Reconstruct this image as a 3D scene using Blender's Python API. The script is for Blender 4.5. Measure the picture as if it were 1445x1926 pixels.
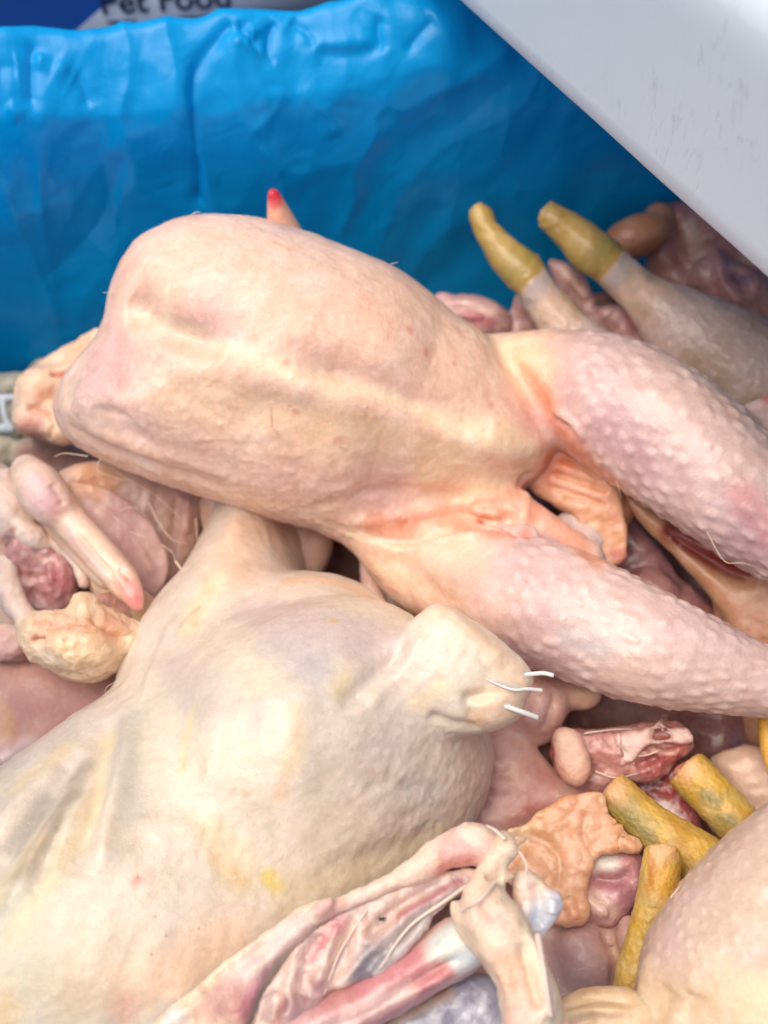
import bpy, math, random
import numpy as np

# ------------------------------------------------------------------ camera, sky, sun, exposure
S = bpy.context.scene
for o in list(bpy.data.objects): bpy.data.objects.remove(o)
PITCH = math.radians(52); CAM = np.array((0.0, -0.308, 0.544)); FPX = 963 / math.tan(math.radians(25))
cd = bpy.data.cameras.new('camera'); cam = bpy.data.objects.new('camera', cd); S.collection.objects.link(cam)
cam.location = CAM; cam.rotation_euler = (math.pi/2 - PITCH, 0, 0)
cd.sensor_fit = 'VERTICAL'; cd.sensor_height = 24; cd.lens = 12 / math.tan(math.radians(25))
cd.clip_start = 0.01; cd.clip_end = 500
cd.dof.use_dof = True; cd.dof.focus_distance = 0.425; cd.dof.aperture_fstop = 4.2
S.camera = cam
SUN_EL, SUN_AZ = math.radians(68), math.radians(-110)      # azimuth from +Y (away from the camera), negative = to the left
W = bpy.data.worlds.new('World'); S.world = W; W.use_nodes = True
wn = W.node_tree; bg = wn.nodes['Background']
sky = wn.nodes.new('ShaderNodeTexSky'); sky.sky_type = 'NISHITA'; sky.sun_disc = False
sky.sun_elevation = SUN_EL; sky.sun_rotation = SUN_AZ; sky.air_density = 1.0; sky.dust_density = 6.0; sky.ozone_density = 0.6
wn.links.new(sky.outputs[0], bg.inputs[0]); bg.inputs[1].default_value = 0.09
sl = bpy.data.lights.new('sun', 'SUN'); sl.energy = 1.5; sl.angle = math.radians(60); sl.color = (1.0, 0.93, 0.82)
sun = bpy.data.objects.new('sun', sl); S.collection.objects.link(sun)
sun.rotation_euler = (math.pi/2 - SUN_EL, 0, math.pi - SUN_AZ)
sun.location = (-0.5, 1, 2)
S.view_settings.view_transform = 'Standard'; S.view_settings.look = 'None'
S.view_settings.exposure = 0.46; S.view_settings.gamma = 1.0
S.render.engine = 'CYCLES'; S.cycles.max_bounces = 8; S.cycles.use_denoising = True

# ------------------------------------------------------------------ small geometry kit
FWD = np.array((0, math.cos(PITCH), -math.sin(PITCH))); UPV = np.array((0, math.sin(PITCH), math.cos(PITCH))); RGT = np.array((1.0, 0, 0))
def ray(px, py):
    d = FWD + RGT*((px-722.5)/FPX) + UPV*(-(py-963)/FPX)
    return d
def P(px, py, z):
    d = ray(px, py); return CAM + d*((z-CAM[2])/d[2])
def PX(p):                                       # metres per photo pixel at a place
    return float(np.dot(np.asarray(p)-CAM, FWD))/FPX
def proj(v):
    r = v-CAM; w = r@FWD
    return 722.5+FPX*(r@RGT)/w, 963-FPX*(r@UPV)/w, w
def srgb(c):
    c = np.asarray(c, float)/255; return np.where(c <= .04045, c/12.92, ((c+.055)/1.055)**2.4)
def crom(pts, n=6, closed=False):
    p = np.asarray(pts, float); m = len(p); out = []
    for i in range(m if closed else m-1):
        if closed: a, b, c, d = p[i-1], p[i], p[(i+1) % m], p[(i+2) % m]
        else: a, b, c, d = p[max(i-1, 0)], p[i], p[i+1], p[min(i+2, m-1)]
        for t in np.linspace(0, 1, n, endpoint=False):
            out.append(.5*((2*b)+(c-a)*t+(2*a-5*b+4*c-d)*t*t+(3*b-a-3*c+d)*t**3))
    if not closed: out.append(p[-1])
    return np.array(out)

# lattice noise
def _h(i, j, k, s):
    n = (i.astype(np.int64)*374761393 + j.astype(np.int64)*668265263 + k.astype(np.int64)*2147483647 + s*974711) & 0x7fffffff
    n = ((n ^ (n >> 13))*1274126177) & 0x7fffffff
    n = ((n ^ (n >> 16))*668265263) & 0x7fffffff
    return (n ^ (n >> 15)).astype(np.float64)/0x7fffffff
def vnoise(p, scale, seed=0):
    q = p*scale; f = np.floor(q); t = q-f; t = t*t*(3-2*t); i, j, k = f.astype(np.int64).T; r = 0
    for a in (0, 1):
        for b in (0, 1):
            for c in (0, 1):
                w = (t[:, 0] if a else 1-t[:, 0])*(t[:, 1] if b else 1-t[:, 1])*(t[:, 2] if c else 1-t[:, 2])
                r = r + w*_h(i+a, j+b, k+c, seed)
    return r*2-1
def fbm(p, scale, oct=3, seed=0):
    r = 0; a = 1; s = 0
    for o in range(oct): r = r+a*vnoise(p, scale*2**o, seed+o*17); s += a; a *= .5
    return r/s
def cells(p, scale, seed=0):                     # distance to the nearest of jittered points, with that point's random number
    q = p*scale; f = np.floor(q).astype(np.int64); best = np.full(len(p), 9.); rid = np.zeros(len(p))
    for a in (-1, 0, 1):
        for b in (-1, 0, 1):
            for c in (-1, 0, 1):
                i, j, k = f[:, 0]+a, f[:, 1]+b, f[:, 2]+c
                d = np.sqrt((i+_h(i, j, k, seed)-q[:, 0])**2+(j+_h(i, j, k, seed+1)-q[:, 1])**2+(k+_h(i, j, k, seed+2)-q[:, 2])**2)
                m = d < best; best = np.where(m, d, best); rid = np.where(m, _h(i, j, k, seed+3), rid)
    return best/scale, rid

# ------------------------------------------------------------------ soft solids: distance fields turned into meshes
class Flesh:
    """a solid described by tubes, ellipsoids and thick rounded slabs, blended together, then meshed, folded and coloured"""
    def __init__(s): s.pr = []; s.lo = np.full(3, 9.); s.hi = np.full(3, -9.)
    def _box(s, p, r): s.lo = np.minimum(s.lo, p-r); s.hi = np.maximum(s.hi, p+r)
    def tube(s, pts, k=8, flat=None, n=5, op='u'):
        """pts: (px,py,z,radius in photo pixels)"""
        w = np.array([[*P(a, b, z), r*PX(P(a, b, z))] for a, b, z, r in pts]); w = crom(w, n)
        c, r = w[:, :3], np.maximum(w[:, 3], 1e-4)
        if op == 'u':
            for q, rr in zip(c, r): s._box(q, rr)
        def f(p):
            best = np.full(len(p), 9.)
            for a, b, ra, rb in zip(c[:-1], c[1:], r[:-1], r[1:]):
                ab = b-a; l2 = float(ab@ab)+1e-12
                t = np.clip(((p-a)@ab)/l2, 0, 1); d = p-a-t[:, None]*ab
                if flat is not None:
                    nn, fl = flat; dn = d@nn; d = d+np.outer(dn, nn)*(1/fl-1)
                best = np.minimum(best, np.sqrt((d*d).sum(1))-(ra+t*(rb-ra)))
            return best*(flat[1] if flat is not None and flat[1] < 1 else 1)
        s.pr.append((f, k*2.4e-4, op)); return s
    def ell(s, px, py, z, a, b, ang=0, c=None, k=12, op='u'):
        o = P(px, py, z); u = PX(o); v = (CAM-o); v /= np.linalg.norm(v)
        ex = np.cross(UPV, v); ex /= np.linalg.norm(ex); ey = np.cross(v, ex)
        t = math.radians(ang); A = ex*math.cos(t)-ey*math.sin(t); B = ex*math.sin(t)+ey*math.cos(t)
        M = np.array((A, B, v)).T; R = np.array((a, b, c if c else min(a, b)))*u
        if op == 'u': s._box(o, R.max())
        def f(p):
            q = (p-o)@M; k0 = np.sqrt(((q/R)**2).sum(1)); k1 = np.sqrt(((q/R**2)**2).sum(1))+1e-9
            return k0*(k0-1)/k1
        s.pr.append((f, k*2.4e-4, op)); return s
    def slab(s, poly, c, R, H, Hb=None, k=10, n=None, sm=4, op='u', bow=0):
        """rounded slab: outline on a plane through the place c, edge radius R, half thickness H in front, Hb behind (photo pixels)"""
        o = P(*c); u = PX(o); v = (CAM-o); v /= np.linalg.norm(v)
        if n is not None: v = np.asarray(n, float)+0*v; v /= np.linalg.norm(v)
        ex = np.cross(UPV, v); ex /= np.linalg.norm(ex); ey = np.cross(v, ex)
        pts = []
        for x, y in poly:
            d = ray(x, y); q = CAM+d*(((o-CAM)@v)/(d@v))-o; pts.append((q@ex, q@ey))
        pts = crom(pts, sm, True); R, H, Hb = R*u, H*u, (Hb or H)*u; bow = bow/u if bow else 0
        ws = o+pts[:, :1]*ex+pts[:, 1:]*ey
        if op == 'u': s._box(ws.min(0), max(H, Hb)*1.05); s._box(ws.max(0), max(H, Hb)*1.05)
        A, B = pts, np.roll(pts, -1, 0)
        def f(p):
            q = p-o; x, y, w = q@ex, q@ey, q@v
            if bow: w = w+bow*(x*x+y*y)
            d2 = np.full(len(p), 9.); ins = np.zeros(len(p), bool)
            for (ax, ay), (bx, by) in zip(A, B):
                ux, uy = bx-ax, by-ay; t = np.clip(((x-ax)*ux+(y-ay)*uy)/(ux*ux+uy*uy+1e-14), 0, 1)
                d2 = np.minimum(d2, (x-ax-t*ux)**2+(y-ay-t*uy)**2)
                cr = (ay > y) != (by > y)
                with np.errstate(divide='ignore', invalid='ignore'):
                    ins ^= cr & (x < (bx-ax)*(y-ay)/(by-ay)+ax)
            d = np.sqrt(d2); d = np.where(ins, d, -d)
            e = R-np.minimum(d, R); g = R/np.where(w > 0, H, Hb)
            return (np.sqrt(e*e+(w*g)**2)-R)/np.maximum(1, g)*np.where(np.abs(e) > np.abs(w), 1, 1)
        s.pr.append((f, k*2.4e-4, op)); return s
    def cut(s, px, py, z, dirpx, zd=0):
        """saw off what lies beyond a plane; dirpx = direction (in the photo) that is removed"""
        a = P(px, py, z); b = P(px+dirpx[0], py+dirpx[1], z+zd); n = (b-a)/np.linalg.norm(b-a)
        s.pr.append((lambda p: -((p-a)@n), 4*2.4e-4, 's')); return s
    def __call__(s, p):
        d = s.raw(p)
        if s.rag: d = d+s.rag*1e-3*(fbm(p, 75, 3, 41)+.5*np.abs(fbm(p, 190, 2, 47)))*.8
        return d
    def raw(s, p):
        d = None
        for f, k, op in s.pr:
            e = f(p)
            if d is None: d = e; continue
            if op == 'u':
                h = np.clip(.5+.5*(e-d)/k, 0, 1); d = e*(1-h)+d*h-k*h*(1-h)
            else:
                h = np.clip(.5-.5*(d+e)/k, 0, 1); d = d*(1-h)+(-e)*h+k*h*(1-h)
        return d
    def mesh(s, h=.002, sub=1, smooth=2, rag=0):
        s.rag = rag
        lo = s.lo-6*h; n = (np.ceil((s.hi+6*h-lo)/(4*h)).astype(int))*4+1; m = (n-1)//4+1
        ax = [lo[i]+4*h*np.arange(m[i]) for i in range(3)]
        C = s(np.stack(np.meshgrid(*ax, indexing='ij'), -1).reshape(-1, 3)).reshape(m)
        near = np.abs(C) < 10*h
        act = np.zeros(m-1, bool)
        for a in (0, 1):
            for b in (0, 1):
                for c in (0, 1): act |= near[a:m[0]-1+a, b:m[1]-1+b, c:m[2]-1+c]
        D = np.repeat(np.repeat(np.repeat(np.where(C < 0, -1., 1.), 4, 0), 4, 1), 4, 2)[:n[0], :n[1], :n[2]].copy()
        fm = np.zeros(n, bool); bi = np.argwhere(act)*4
        for a in range(5):
            for b in range(5):
                for c in range(5): fm[bi[:, 0]+a, bi[:, 1]+b, bi[:, 2]+c] = True
        ii = np.argwhere(fm); D[fm] = s(lo+ii*h)
        I = D < 0
        cnt = sum(I[a:n[0]-1+a, b:n[1]-1+b, c:n[2]-1+c].astype(np.int8) for a in (0, 1) for b in (0, 1) for c in (0, 1))
        cell = np.argwhere((cnt > 0) & (cnt < 8)); idx = np.full(n-1, -1); idx[tuple(cell.T)] = np.arange(len(cell))
        acc = np.zeros((len(cell), 3)); w = np.zeros(len(cell))
        cor = [np.array(((q >> 2) & 1, (q >> 1) & 1, q & 1)) for q in range(8)]
        for a in range(8):
            for bit in (1, 2, 4):
                b = a | bit
                if b == a: continue
                ia, ib = cell+cor[a], cell+cor[b]; da, db = D[tuple(ia.T)], D[tuple(ib.T)]
                x = (da < 0) != (db < 0); t = np.where(x, da/np.where(x, da-db, 1), 0)
                acc += np.where(x[:, None], ia+t[:, None]*(ib-ia), 0); w += x
        V = lo+h*acc/w[:, None]; Q = []
        for d in range(3):
            sh = [slice(None)]*3; sh2 = list(sh); sh[d] = slice(0, -1); sh2[d] = slice(1, None)
            e = np.argwhere(I[tuple(sh)] != I[tuple(sh2)]); u, v = (d+1) % 3, (d+2) % 3
            e = e[(e[:, u] > 0) & (e[:, v] > 0) & (e[:, u] < n[u]-1) & (e[:, v] < n[v]-1)]
            eu, ev = np.eye(3, dtype=int)[u], np.eye(3, dtype=int)[v]
            q = np.stack([idx[tuple((e-eu-ev).T)], idx[tuple((e-ev).T)], idx[tuple(e.T)], idx[tuple((e-eu).T)]], 1)
            fl = I[tuple(e.T)]; q[~fl] = q[~fl][:, ::-1]; Q.append(q)
        return Skin(V, np.concatenate(Q), sub, smooth)

class Skin:
    def __init__(s, V, Q, sub=1, smooth=2):
        s.V, s.Q = V, Q
        s.lap(smooth)
        for _ in range(sub): s.split()
        if sub: s.lap(1)
        s.norm(); s.C = np.ones((len(s.V), 3))*.6; s._p = None
    def edges(s):
        e = np.concatenate([s.Q[:, [i, (i+1) % 4]] for i in range(4)]); e.sort(1)
        return np.unique(e, axis=0, return_inverse=True)
    def lap(s, it):
        if not it: return
        e, _ = s.edges(); n = len(s.V); c = np.bincount(e.ravel(), minlength=n)[:, None]+1e-9
        for _ in range(it):
            a = np.stack([np.bincount(e[:, 0], s.V[e[:, 1], i], n)+np.bincount(e[:, 1], s.V[e[:, 0], i], n) for i in range(3)], 1)/c
            s.V = .45*s.V+.55*a
    def split(s):
        e, inv = s.edges(); inv = inv.reshape(4, -1); nv, ne = len(s.V), len(e)
        V = np.concatenate([s.V, s.V[e].mean(1), s.V[s.Q].mean(1)]); f = nv+ne+np.arange(len(s.Q)); m = nv+inv
        s.Q = np.concatenate([np.stack([s.Q[:, i], m[i], f, m[i-1]], 1) for i in range(4)]); s.V = V
    def norm(s):
        a = s.V[s.Q]; fn = np.cross(a[:, 2]-a[:, 0], a[:, 3]-a[:, 1]); n = len(s.V)
        N = np.stack([sum(np.bincount(s.Q[:, i], fn[:, c], n) for i in range(4)) for c in range(3)], 1)
        s.N = N/(np.linalg.norm(N, axis=1)[:, None]+1e-12)
    def find(s, pts):
        if s._p is None:
            x, y, w = proj(s.V); fr = ((CAM-s.V)*s.N).sum(1) > 0; s._p = (x, y, w, fr)
        x, y, w, fr = s._p; out = []
        for a, b in pts:
            d = np.hypot(x-a, y-b)+np.where(fr, 0, 400); m = d < max(9, d.min()+6)
            j = np.where(m)[0]; out.append(s.V[j[np.argmin(w[j])]])
        return np.array(out)
    def dist(s, pts, n=6):
        """distance of every vertex to a line drawn over the surface, and how far along it is (0..1)"""
        q = s.find(pts)
        if len(q) > 1: q = crom(q, n)
        else: return np.linalg.norm(s.V-q[0], axis=1), np.zeros(len(s.V))
        best = np.full(len(s.V), 9.); along = np.zeros(len(s.V))
        for i, (a, b) in enumerate(zip(q[:-1], q[1:])):
            ab = b-a; t = np.clip(((s.V-a)@ab)/(ab@ab+1e-12), 0, 1); d = np.linalg.norm(s.V-a-t[:, None]*ab, axis=1)
            m = d < best; best = np.where(m, d, best); along = np.where(m, (i+t)/(len(q)-1), along)
        return best, along
    def fold(s, pts, width, height, taper=True, jit=.25, sharp=False):
        """raise (+) or sink (-) the surface along a line; width in photo pixels, height in mm"""
        d, t = s.dist(pts); w = width*2.3e-4*(1+jit*vnoise(s.V, 60, 3))
        g = (np.exp(-np.abs(d/w)*1.3) if sharp else np.exp(-(d/w)**2))*(np.clip(np.minimum(t, 1-t)*5+.08, 0, 1) if taper and len(pts) > 1 else 1)
        s.V = s.V+s.N*(g*height*1e-3)[:, None]; return s
    def folds(s, lst):
        for a in lst: s.fold(*a)
        s.norm(); return s
    def mixc(s, col, a):
        a = np.clip(a, 0, 1)[:, None]; s.C = s.C*(1-a)+srgb(col)*a
    def base(s, col): s.C[:] = srgb(col); return s
    def dab(s, pts, width, col, a=.8, rag=.4, soft=1.6):
        """pigment along a line or round a point"""
        d, t = s.dist(pts); w = width*2.3e-4*(1+rag*fbm(s.V, 90, 2, 5)+rag*.6*fbm(s.V, 300, 2, 8))
        s.mixc(col, a*np.exp(-(d/np.maximum(w, 1e-5))**(2*soft)))
        return s
    def mottle(s, col, scale, a, lo=.05, hi=.5, seed=0):
        f = fbm(s.V, scale, 3, seed); s.mixc(col, a*np.clip((f-lo)/(hi-lo), 0, 1)); return s
    def rough(s, scale, mm, oct=3, seed=0, mask=None):
        f = fbm(s.V, scale, oct, seed)*(1 if mask is None else mask)
        s.V = s.V+s.N*(f*mm*1e-3)[:, None]; s.norm(); return s
    def wrinkle(s, scale, mm, seed=0, mask=None, stretch=None):
        p = s.V if stretch is None else s.V+np.outer(s.V@stretch[0], stretch[0])*(stretch[1]-1)
        p = p+.004*np.stack([vnoise(s.V, 70, 31+i) for i in range(3)], 1)
        f = 1-np.abs(fbm(p, scale, 3, seed))*2.4; f = np.clip(f, -.5, 1)*(1 if mask is None else mask)
        s.V = s.V+s.N*(f*mm*1e-3)[:, None]; s.norm(); return s
    def pimples(s, axis, spacing, mm, size, mask=1, col=None, seed=4):
        """rows of feather follicles round a limb; axis (px,py,z), spacing and size in mm"""
        q = crom([P(*a) for a in axis], 8); best = np.full(len(s.V), 9.); L = np.zeros(len(s.V)); T = np.zeros((len(s.V), 3)); O = T.copy(); l = 0
        for a, b in zip(q[:-1], q[1:]):
            ab = b-a; n = np.linalg.norm(ab); t = np.clip(((s.V-a)@ab)/n**2, -.3, 1.3); c = a+t[:, None]*ab; d = np.linalg.norm(s.V-c, axis=1)
            m = d < best; best = np.where(m, d, best); L = np.where(m, l+t*n, L); T[m] = ab/n; O[m] = (s.V-c)[m]; l += n
        x = np.cross(T, np.array((.1, .2, 1.))); x /= np.linalg.norm(x, axis=1)[:, None]; y = np.cross(T, x)
        ang = np.arctan2((O*x).sum(1), (O*y).sum(1)); r = np.median(best[mask > .5] if np.ndim(mask) else best)
        nr = max(6, round(2*math.pi*r/(spacing*1e-3))); u = ang/(2*math.pi)*nr; v = L/(spacing*.85e-3)
        u = u+.35*vnoise(s.V, 45, seed); v = v+.35*vnoise(s.V, 45, seed+1)
        g = 0
        j0 = np.round(v)
        for dj in (-1, 0, 1):
            j = j0+dj; uu = u-.5*(j % 2)
            i = np.round(uu); i = i % nr
            jx = (_h(i.astype(int), j.astype(int), 0*j.astype(int), seed)-.5)*.45; jy = (_h(i.astype(int), j.astype(int), 1+0*j.astype(int), seed)-.5)*.45
            am = .35+.9*_h(i.astype(int), j.astype(int), 2+0*j.astype(int), seed)
            du = (uu-np.round(uu)-jx)*spacing*1e-3; dv = (v-j-jy)*spacing*.85e-3
            asym = np.where(dv > 0, .75, 1.25)
            g = np.maximum(g, am*np.exp(-((du/(size*.75e-3))**2+(dv/(size*asym*1e-3))**2)))
        g = g*mask; s.V = s.V+s.N*(g*mm*1e-3)[:, None]; s.norm()
        if col is not None: s.mixc(col, np.clip(g*.36, 0, .34))
        return s
    def specks(s, scale, size, col, a=.8, keep=.5, seed=9, mm=0, mask=1):
        d, r = cells(s.V, scale, seed); g = np.exp(-(d/(size*1e-3))**2)*(r < keep)*mask
        s.mixc(col, a*g)
        if mm: s.V = s.V+s.N*(g*mm*1e-3)[:, None]; s.norm()
        return s
    def hairs(s, lst, name, mat, parent):
        """bristles lying on the surface: (px,py,lift in mm), radii in mm"""
        for pts, r in lst:
            q = s.find([p[:2] for p in pts]); x, y, w, _ = s._p
            n = [s.N[np.argmin(((s.V-v)**2).sum(1))] for v in q]
            out = []
            for p, v, m in zip(pts, q, n):
                d = ray(p[0], p[1]); t = (v-CAM)@FWD; out.append(CAM+d*t+m*p[2]*1e-3)
            hair(out, r, name, mat, parent)
    def pebble(s, scale, mm, seed=0, mask=1):
        """close packed little domes, the grain of plucked skin"""
        q = s.V+.0012*np.stack([vnoise(s.V, 130, seed+i) for i in range(3)], 1); d, r = cells(q, scale, seed)
        g = np.clip(1-(d*scale/.75)**2, 0, 1)*(.5+r)*mask
        s.V = s.V+s.N*(g*mm*1e-3)[:, None]; s.norm(); s.C = s.C*(1+.07*(np.clip(g, 0, 1)-.45)[:, None]); return s
    def near(s, pts, width):
        d, t = s.dist(pts); return np.exp(-(d/(width*2.3e-4))**4)
    def obj(s, name, mat, parent=None):
        return mesh_obj(name, s.V, s.Q, mat, parent, s.C)

def mesh_obj(name, V, Q, mat, parent=None, C=None, smooth=True):
    me = bpy.data.meshes.new(name); Q = np.asarray(Q, np.int32); V = np.asarray(V, np.float32); k = Q.shape[1]
    me.vertices.add(len(V)); me.vertices.foreach_set('co', V.ravel())
    me.loops.add(Q.size); me.loops.foreach_set('vertex_index', Q.ravel())
    me.polygons.add(len(Q)); me.polygons.foreach_set('loop_start', np.arange(len(Q), dtype=np.int32)*k)
    me.update(calc_edges=True)
    me.polygons.foreach_set('use_smooth', np.full(len(Q), smooth))
    if C is not None:
        at = me.color_attributes.new('pigment', 'FLOAT_COLOR', 'POINT')
        at.data.foreach_set('color', np.concatenate([C, np.ones((len(C), 1))], 1).astype(np.float32).ravel())
    me.materials.append(mat)
    o = bpy.data.objects.new(name, me); S.collection.objects.link(o)
    if parent is not None:
        o.parent = parent; o.matrix_parent_inverse = parent.matrix_basis.inverted()
    return o
def root(name, label, cat, at, group=None):
    o = bpy.data.objects.new(name, None); S.collection.objects.link(o); o.location = at; o.empty_display_size = .01
    bpy.context.view_layer.update(); tag(o, label, cat, group); return o
def tag(o, label, cat, group=None, kind=None):
    o['label'] = label; o['category'] = cat
    if group: o['group'] = group
    if kind: o['kind'] = kind
    return o

# ------------------------------------------------------------------ materials
def nodes(name):
    m = bpy.data.materials.new(name); m.use_nodes = True; t = m.node_tree
    return m, t, t.nodes['Principled BSDF'], lambda k, **kw: _nn(t, k, kw)
def _nn(t, k, kw):
    n = t.nodes.new('ShaderNode'+k)
    for a, b in kw.items():
        if a in n.inputs: n.inputs[a].default_value = b
        else: setattr(n, a, b)
    return n
def flesh_mat(name, rough=.38, sss=.40, rad=(1, .42, .25), scale=.006, bump=.24, fine=420, coat=.35, var=.10, spec=.45, fol=0):
    m, t, b, N = nodes(name); L = t.links.new
    tc = N('TexCoord'); at = N('VertexColor', layer_name='pigment')
    n1 = N('TexNoise', Scale=70, Detail=6, Roughness=.65); L(tc.outputs['Object'], n1.inputs['Vector'])
    n2 = N('TexNoise', Scale=fine, Detail=5, Roughness=.6); L(tc.outputs['Object'], n2.inputs['Vector'])
    n3 = N('TexVoronoi', Scale=fine*.9); n3.feature = 'DISTANCE_TO_EDGE'
    wp = N('TexNoise', Scale=140, Detail=2); L(tc.outputs['Object'], wp.inputs['Vector'])
    mx = N('MixRGB', blend_type='ADD'); mx.inputs[0].default_value = .012; L(tc.outputs['Object'], mx.inputs[1]); L(wp.outputs['Color'], mx.inputs[2]); L(mx.outputs[0], n3.inputs['Vector'])
    r = N('MapRange'); r.inputs[1].default_value = .3; r.inputs[2].default_value = .7; r.inputs[3].default_value = 1-var; r.inputs[4].default_value = 1+var
    L(n1.outputs['Fac'], r.inputs[0])
    r2 = N('MapRange'); r2.inputs[1].default_value = .3; r2.inputs[2].default_value = .7; r2.inputs[3].default_value = 1-var*.6; r2.inputs[4].default_value = 1+var*.6
    L(n2.outputs['Fac'], r2.inputs[0]); mu = N('Math', operation='MULTIPLY'); L(r.outputs[0], mu.inputs[0]); L(r2.outputs[0], mu.inputs[1])
    hs = N('HueSaturation'); L(at.outputs['Color'], hs.inputs['Color']); L(mu.outputs[0], hs.inputs['Value'])
    r3 = N('MapRange'); r3.inputs[1].default_value = .3; r3.inputs[2].default_value = .7; r3.inputs[3].default_value = 1.12; r3.inputs[4].default_value = .88
    L(n1.outputs['Fac'], r3.inputs[0]); L(r3.outputs[0], hs.inputs['Saturation'])
    L(hs.outputs[0], b.inputs['Base Color'])
    b.inputs['Subsurface Weight'].default_value = sss; b.inputs['Subsurface Radius'].default_value = rad; b.inputs['Subsurface Scale'].default_value = scale
    rr = N('MapRange'); rr.inputs[3].default_value = rough-.1; rr.inputs[4].default_value = rough+.14; L(n1.outputs['Fac'], rr.inputs[0]); L(rr.outputs[0], b.inputs['Roughness'])
    b.inputs['Specular IOR Level'].default_value = spec; b.inputs['Coat Weight'].default_value = coat; b.inputs['Coat Roughness'].default_value = .16
    mm = N('Math', operation='MINIMUM'); mm.inputs[1].default_value = .25; L(n3.outputs['Distance'], mm.inputs[0])
    ad = N('Math', operation='MULTIPLY_ADD'); ad.inputs[1].default_value = .7; L(mm.outputs[0], ad.inputs[0]); L(n2.outputs['Fac'], ad.inputs[2])
    a2 = N('Math', operation='MULTIPLY_ADD'); a2.inputs[1].default_value = 2.0; L(n1.outputs['Fac'], a2.inputs[0]); L(ad.outputs[0], a2.inputs[2])
    if fol:                                       # scattered follicles: small raised paler dots
        fv = N('TexVoronoi', Scale=fol); L(mx.outputs[0], fv.inputs['Vector'])
        fr = N('MapRange', interpolation_type='SMOOTHSTEP'); fr.inputs[1].default_value = .05; fr.inputs[2].default_value = .20; fr.inputs[3].default_value = 1; fr.inputs[4].default_value = 0; L(fv.outputs['Distance'], fr.inputs[0])
        sx = N('SeparateColor'); L(fv.outputs['Color'], sx.inputs[0]); fm = N('Math', operation='MULTIPLY'); L(fr.outputs[0], fm.inputs[0]); L(sx.outputs[0], fm.inputs[1])
        a3 = N('Math', operation='MULTIPLY_ADD'); a3.inputs[1].default_value = .8; L(fm.outputs[0], a3.inputs[0]); L(a2.outputs[0], a3.inputs[2]); a2 = a3
        wh = N('MixRGB'); wh.inputs[2].default_value = (.92, .78, .66, 1); fs = N('Math', operation='MULTIPLY'); fs.inputs[1].default_value = .35; L(fm.outputs[0], fs.inputs[0])
        L(fs.outputs[0], wh.inputs[0]); L(hs.outputs[0], wh.inputs[1]); L(wh.outputs[0], b.inputs['Base Color'])
    bp = N('Bump', Strength=bump, Distance=.0012); L(a2.outputs[0], bp.inputs['Height']); L(bp.outputs[0], b.inputs['Normal'])
    return m
SKIN = flesh_mat('chicken_skin', fol=170)
PALE = flesh_mat('pale_skin', rough=.40, var=.08, bump=.20, fol=190)
MEAT = flesh_mat('raw_meat', rough=.28, sss=.25, coat=.6, bump=.55, fine=300, var=.2)
FAT = flesh_mat('fat', rough=.40, sss=.3, bump=.6, fine=260, coat=.2)
SHANK = flesh_mat('yellow_shank_skin', rough=.4, sss=.15, bump=.45, fine=480, coat=.2, var=.15)
GRIS = flesh_mat('gristle', rough=.22, sss=.4, rad=(.8, .6, .6), bump=.4, coat=.7, var=.08)
def plain_mat(name, col, rough=.4, **kw):
    m, t, b, N = nodes(name); b.inputs['Base Color'].default_value = (*srgb(col), 1); b.inputs['Roughness'].default_value = rough
    for k, v in kw.items(): b.inputs[k.replace('_', ' ')].default_value = v
    return m

# ------------------------------------------------------------------ the setting: ground, crate, liner, tray, carton behind
def sheet_mat(name, c1, c2, scale, rough):
    m, t, b, N = nodes(name); L = t.links.new
    n = N('TexNoise', Scale=scale, Detail=8); tc = N('TexCoord'); L(tc.outputs['Object'], n.inputs['Vector'])
    r = N('ValToRGB'); r.color_ramp.elements[0].color = (*srgb(c1), 1); r.color_ramp.elements[1].color = (*srgb(c2), 1)
    r.color_ramp.elements[0].position = .35; r.color_ramp.elements[1].position = .65
    L(n.outputs['Fac'], r.inputs[0]); L(r.outputs[0], b.inputs['Base Color']); b.inputs['Roughness'].default_value = rough
    return m
g = mesh_obj('ground', [(-40, -40, -.012), (40, -40, -.012), (40, 40, -.012), (-40, 40, -.012)], [(0, 1, 2, 3)], sheet_mat('paving', (120, 118, 112), (150, 146, 138), 6, .8))
g['kind'] = 'structure'

RZ = .265
A = P(0, 78, RZ); B = P(850, 2, RZ)
U = (B-A)/np.linalg.norm(B-A); Vv = np.array((-U[1], U[0], 0)); Z = np.array((0, 0, 1.))
CREST = .027
O0 = A-U*.10-Vv*CREST; O0[2] = 0                     # inner back-left corner of the crate
CW, CD = .62, .62
def loop(off, rad, counts=(720, 70, 110, 70), nc=10):
    """rounded rectangle, offset outwards; starts along the back wall. returns points (along U, along V) and outward normals"""
    pts, nor = [], []
    x0, x1, y0, y1 = rad, CW-rad, -CD+rad, -rad; r = rad+off
    sides = [((x0, y1), (x1, y1), (0, 1), counts[0]), ((x1, y1), (x1, y0), (1, 0), counts[1]), ((x1, y0), (x0, y0), (0, -1), counts[2]), ((x0, y0), (x0, y1), (-1, 0), counts[3])]
    for (a, b, n, c) in sides:
        for i in range(c):
            t = i/c; pts.append((a[0]+(b[0]-a[0])*t+n[0]*r, a[1]+(b[1]-a[1])*t+n[1]*r)); nor.append(n)
        n2 = (n[1], -n[0])
        for i in range(nc):
            t = (i+.0)/nc*math.pi/2; nn = (n[0]*math.cos(t)+n2[0]*math.sin(t), n[1]*math.cos(t)+n2[1]*math.sin(t))
            pts.append((b[0]+nn[0]*r, b[1]+nn[1]*r)); nor.append(nn)
    return np.array(pts), np.array(nor)
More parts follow.
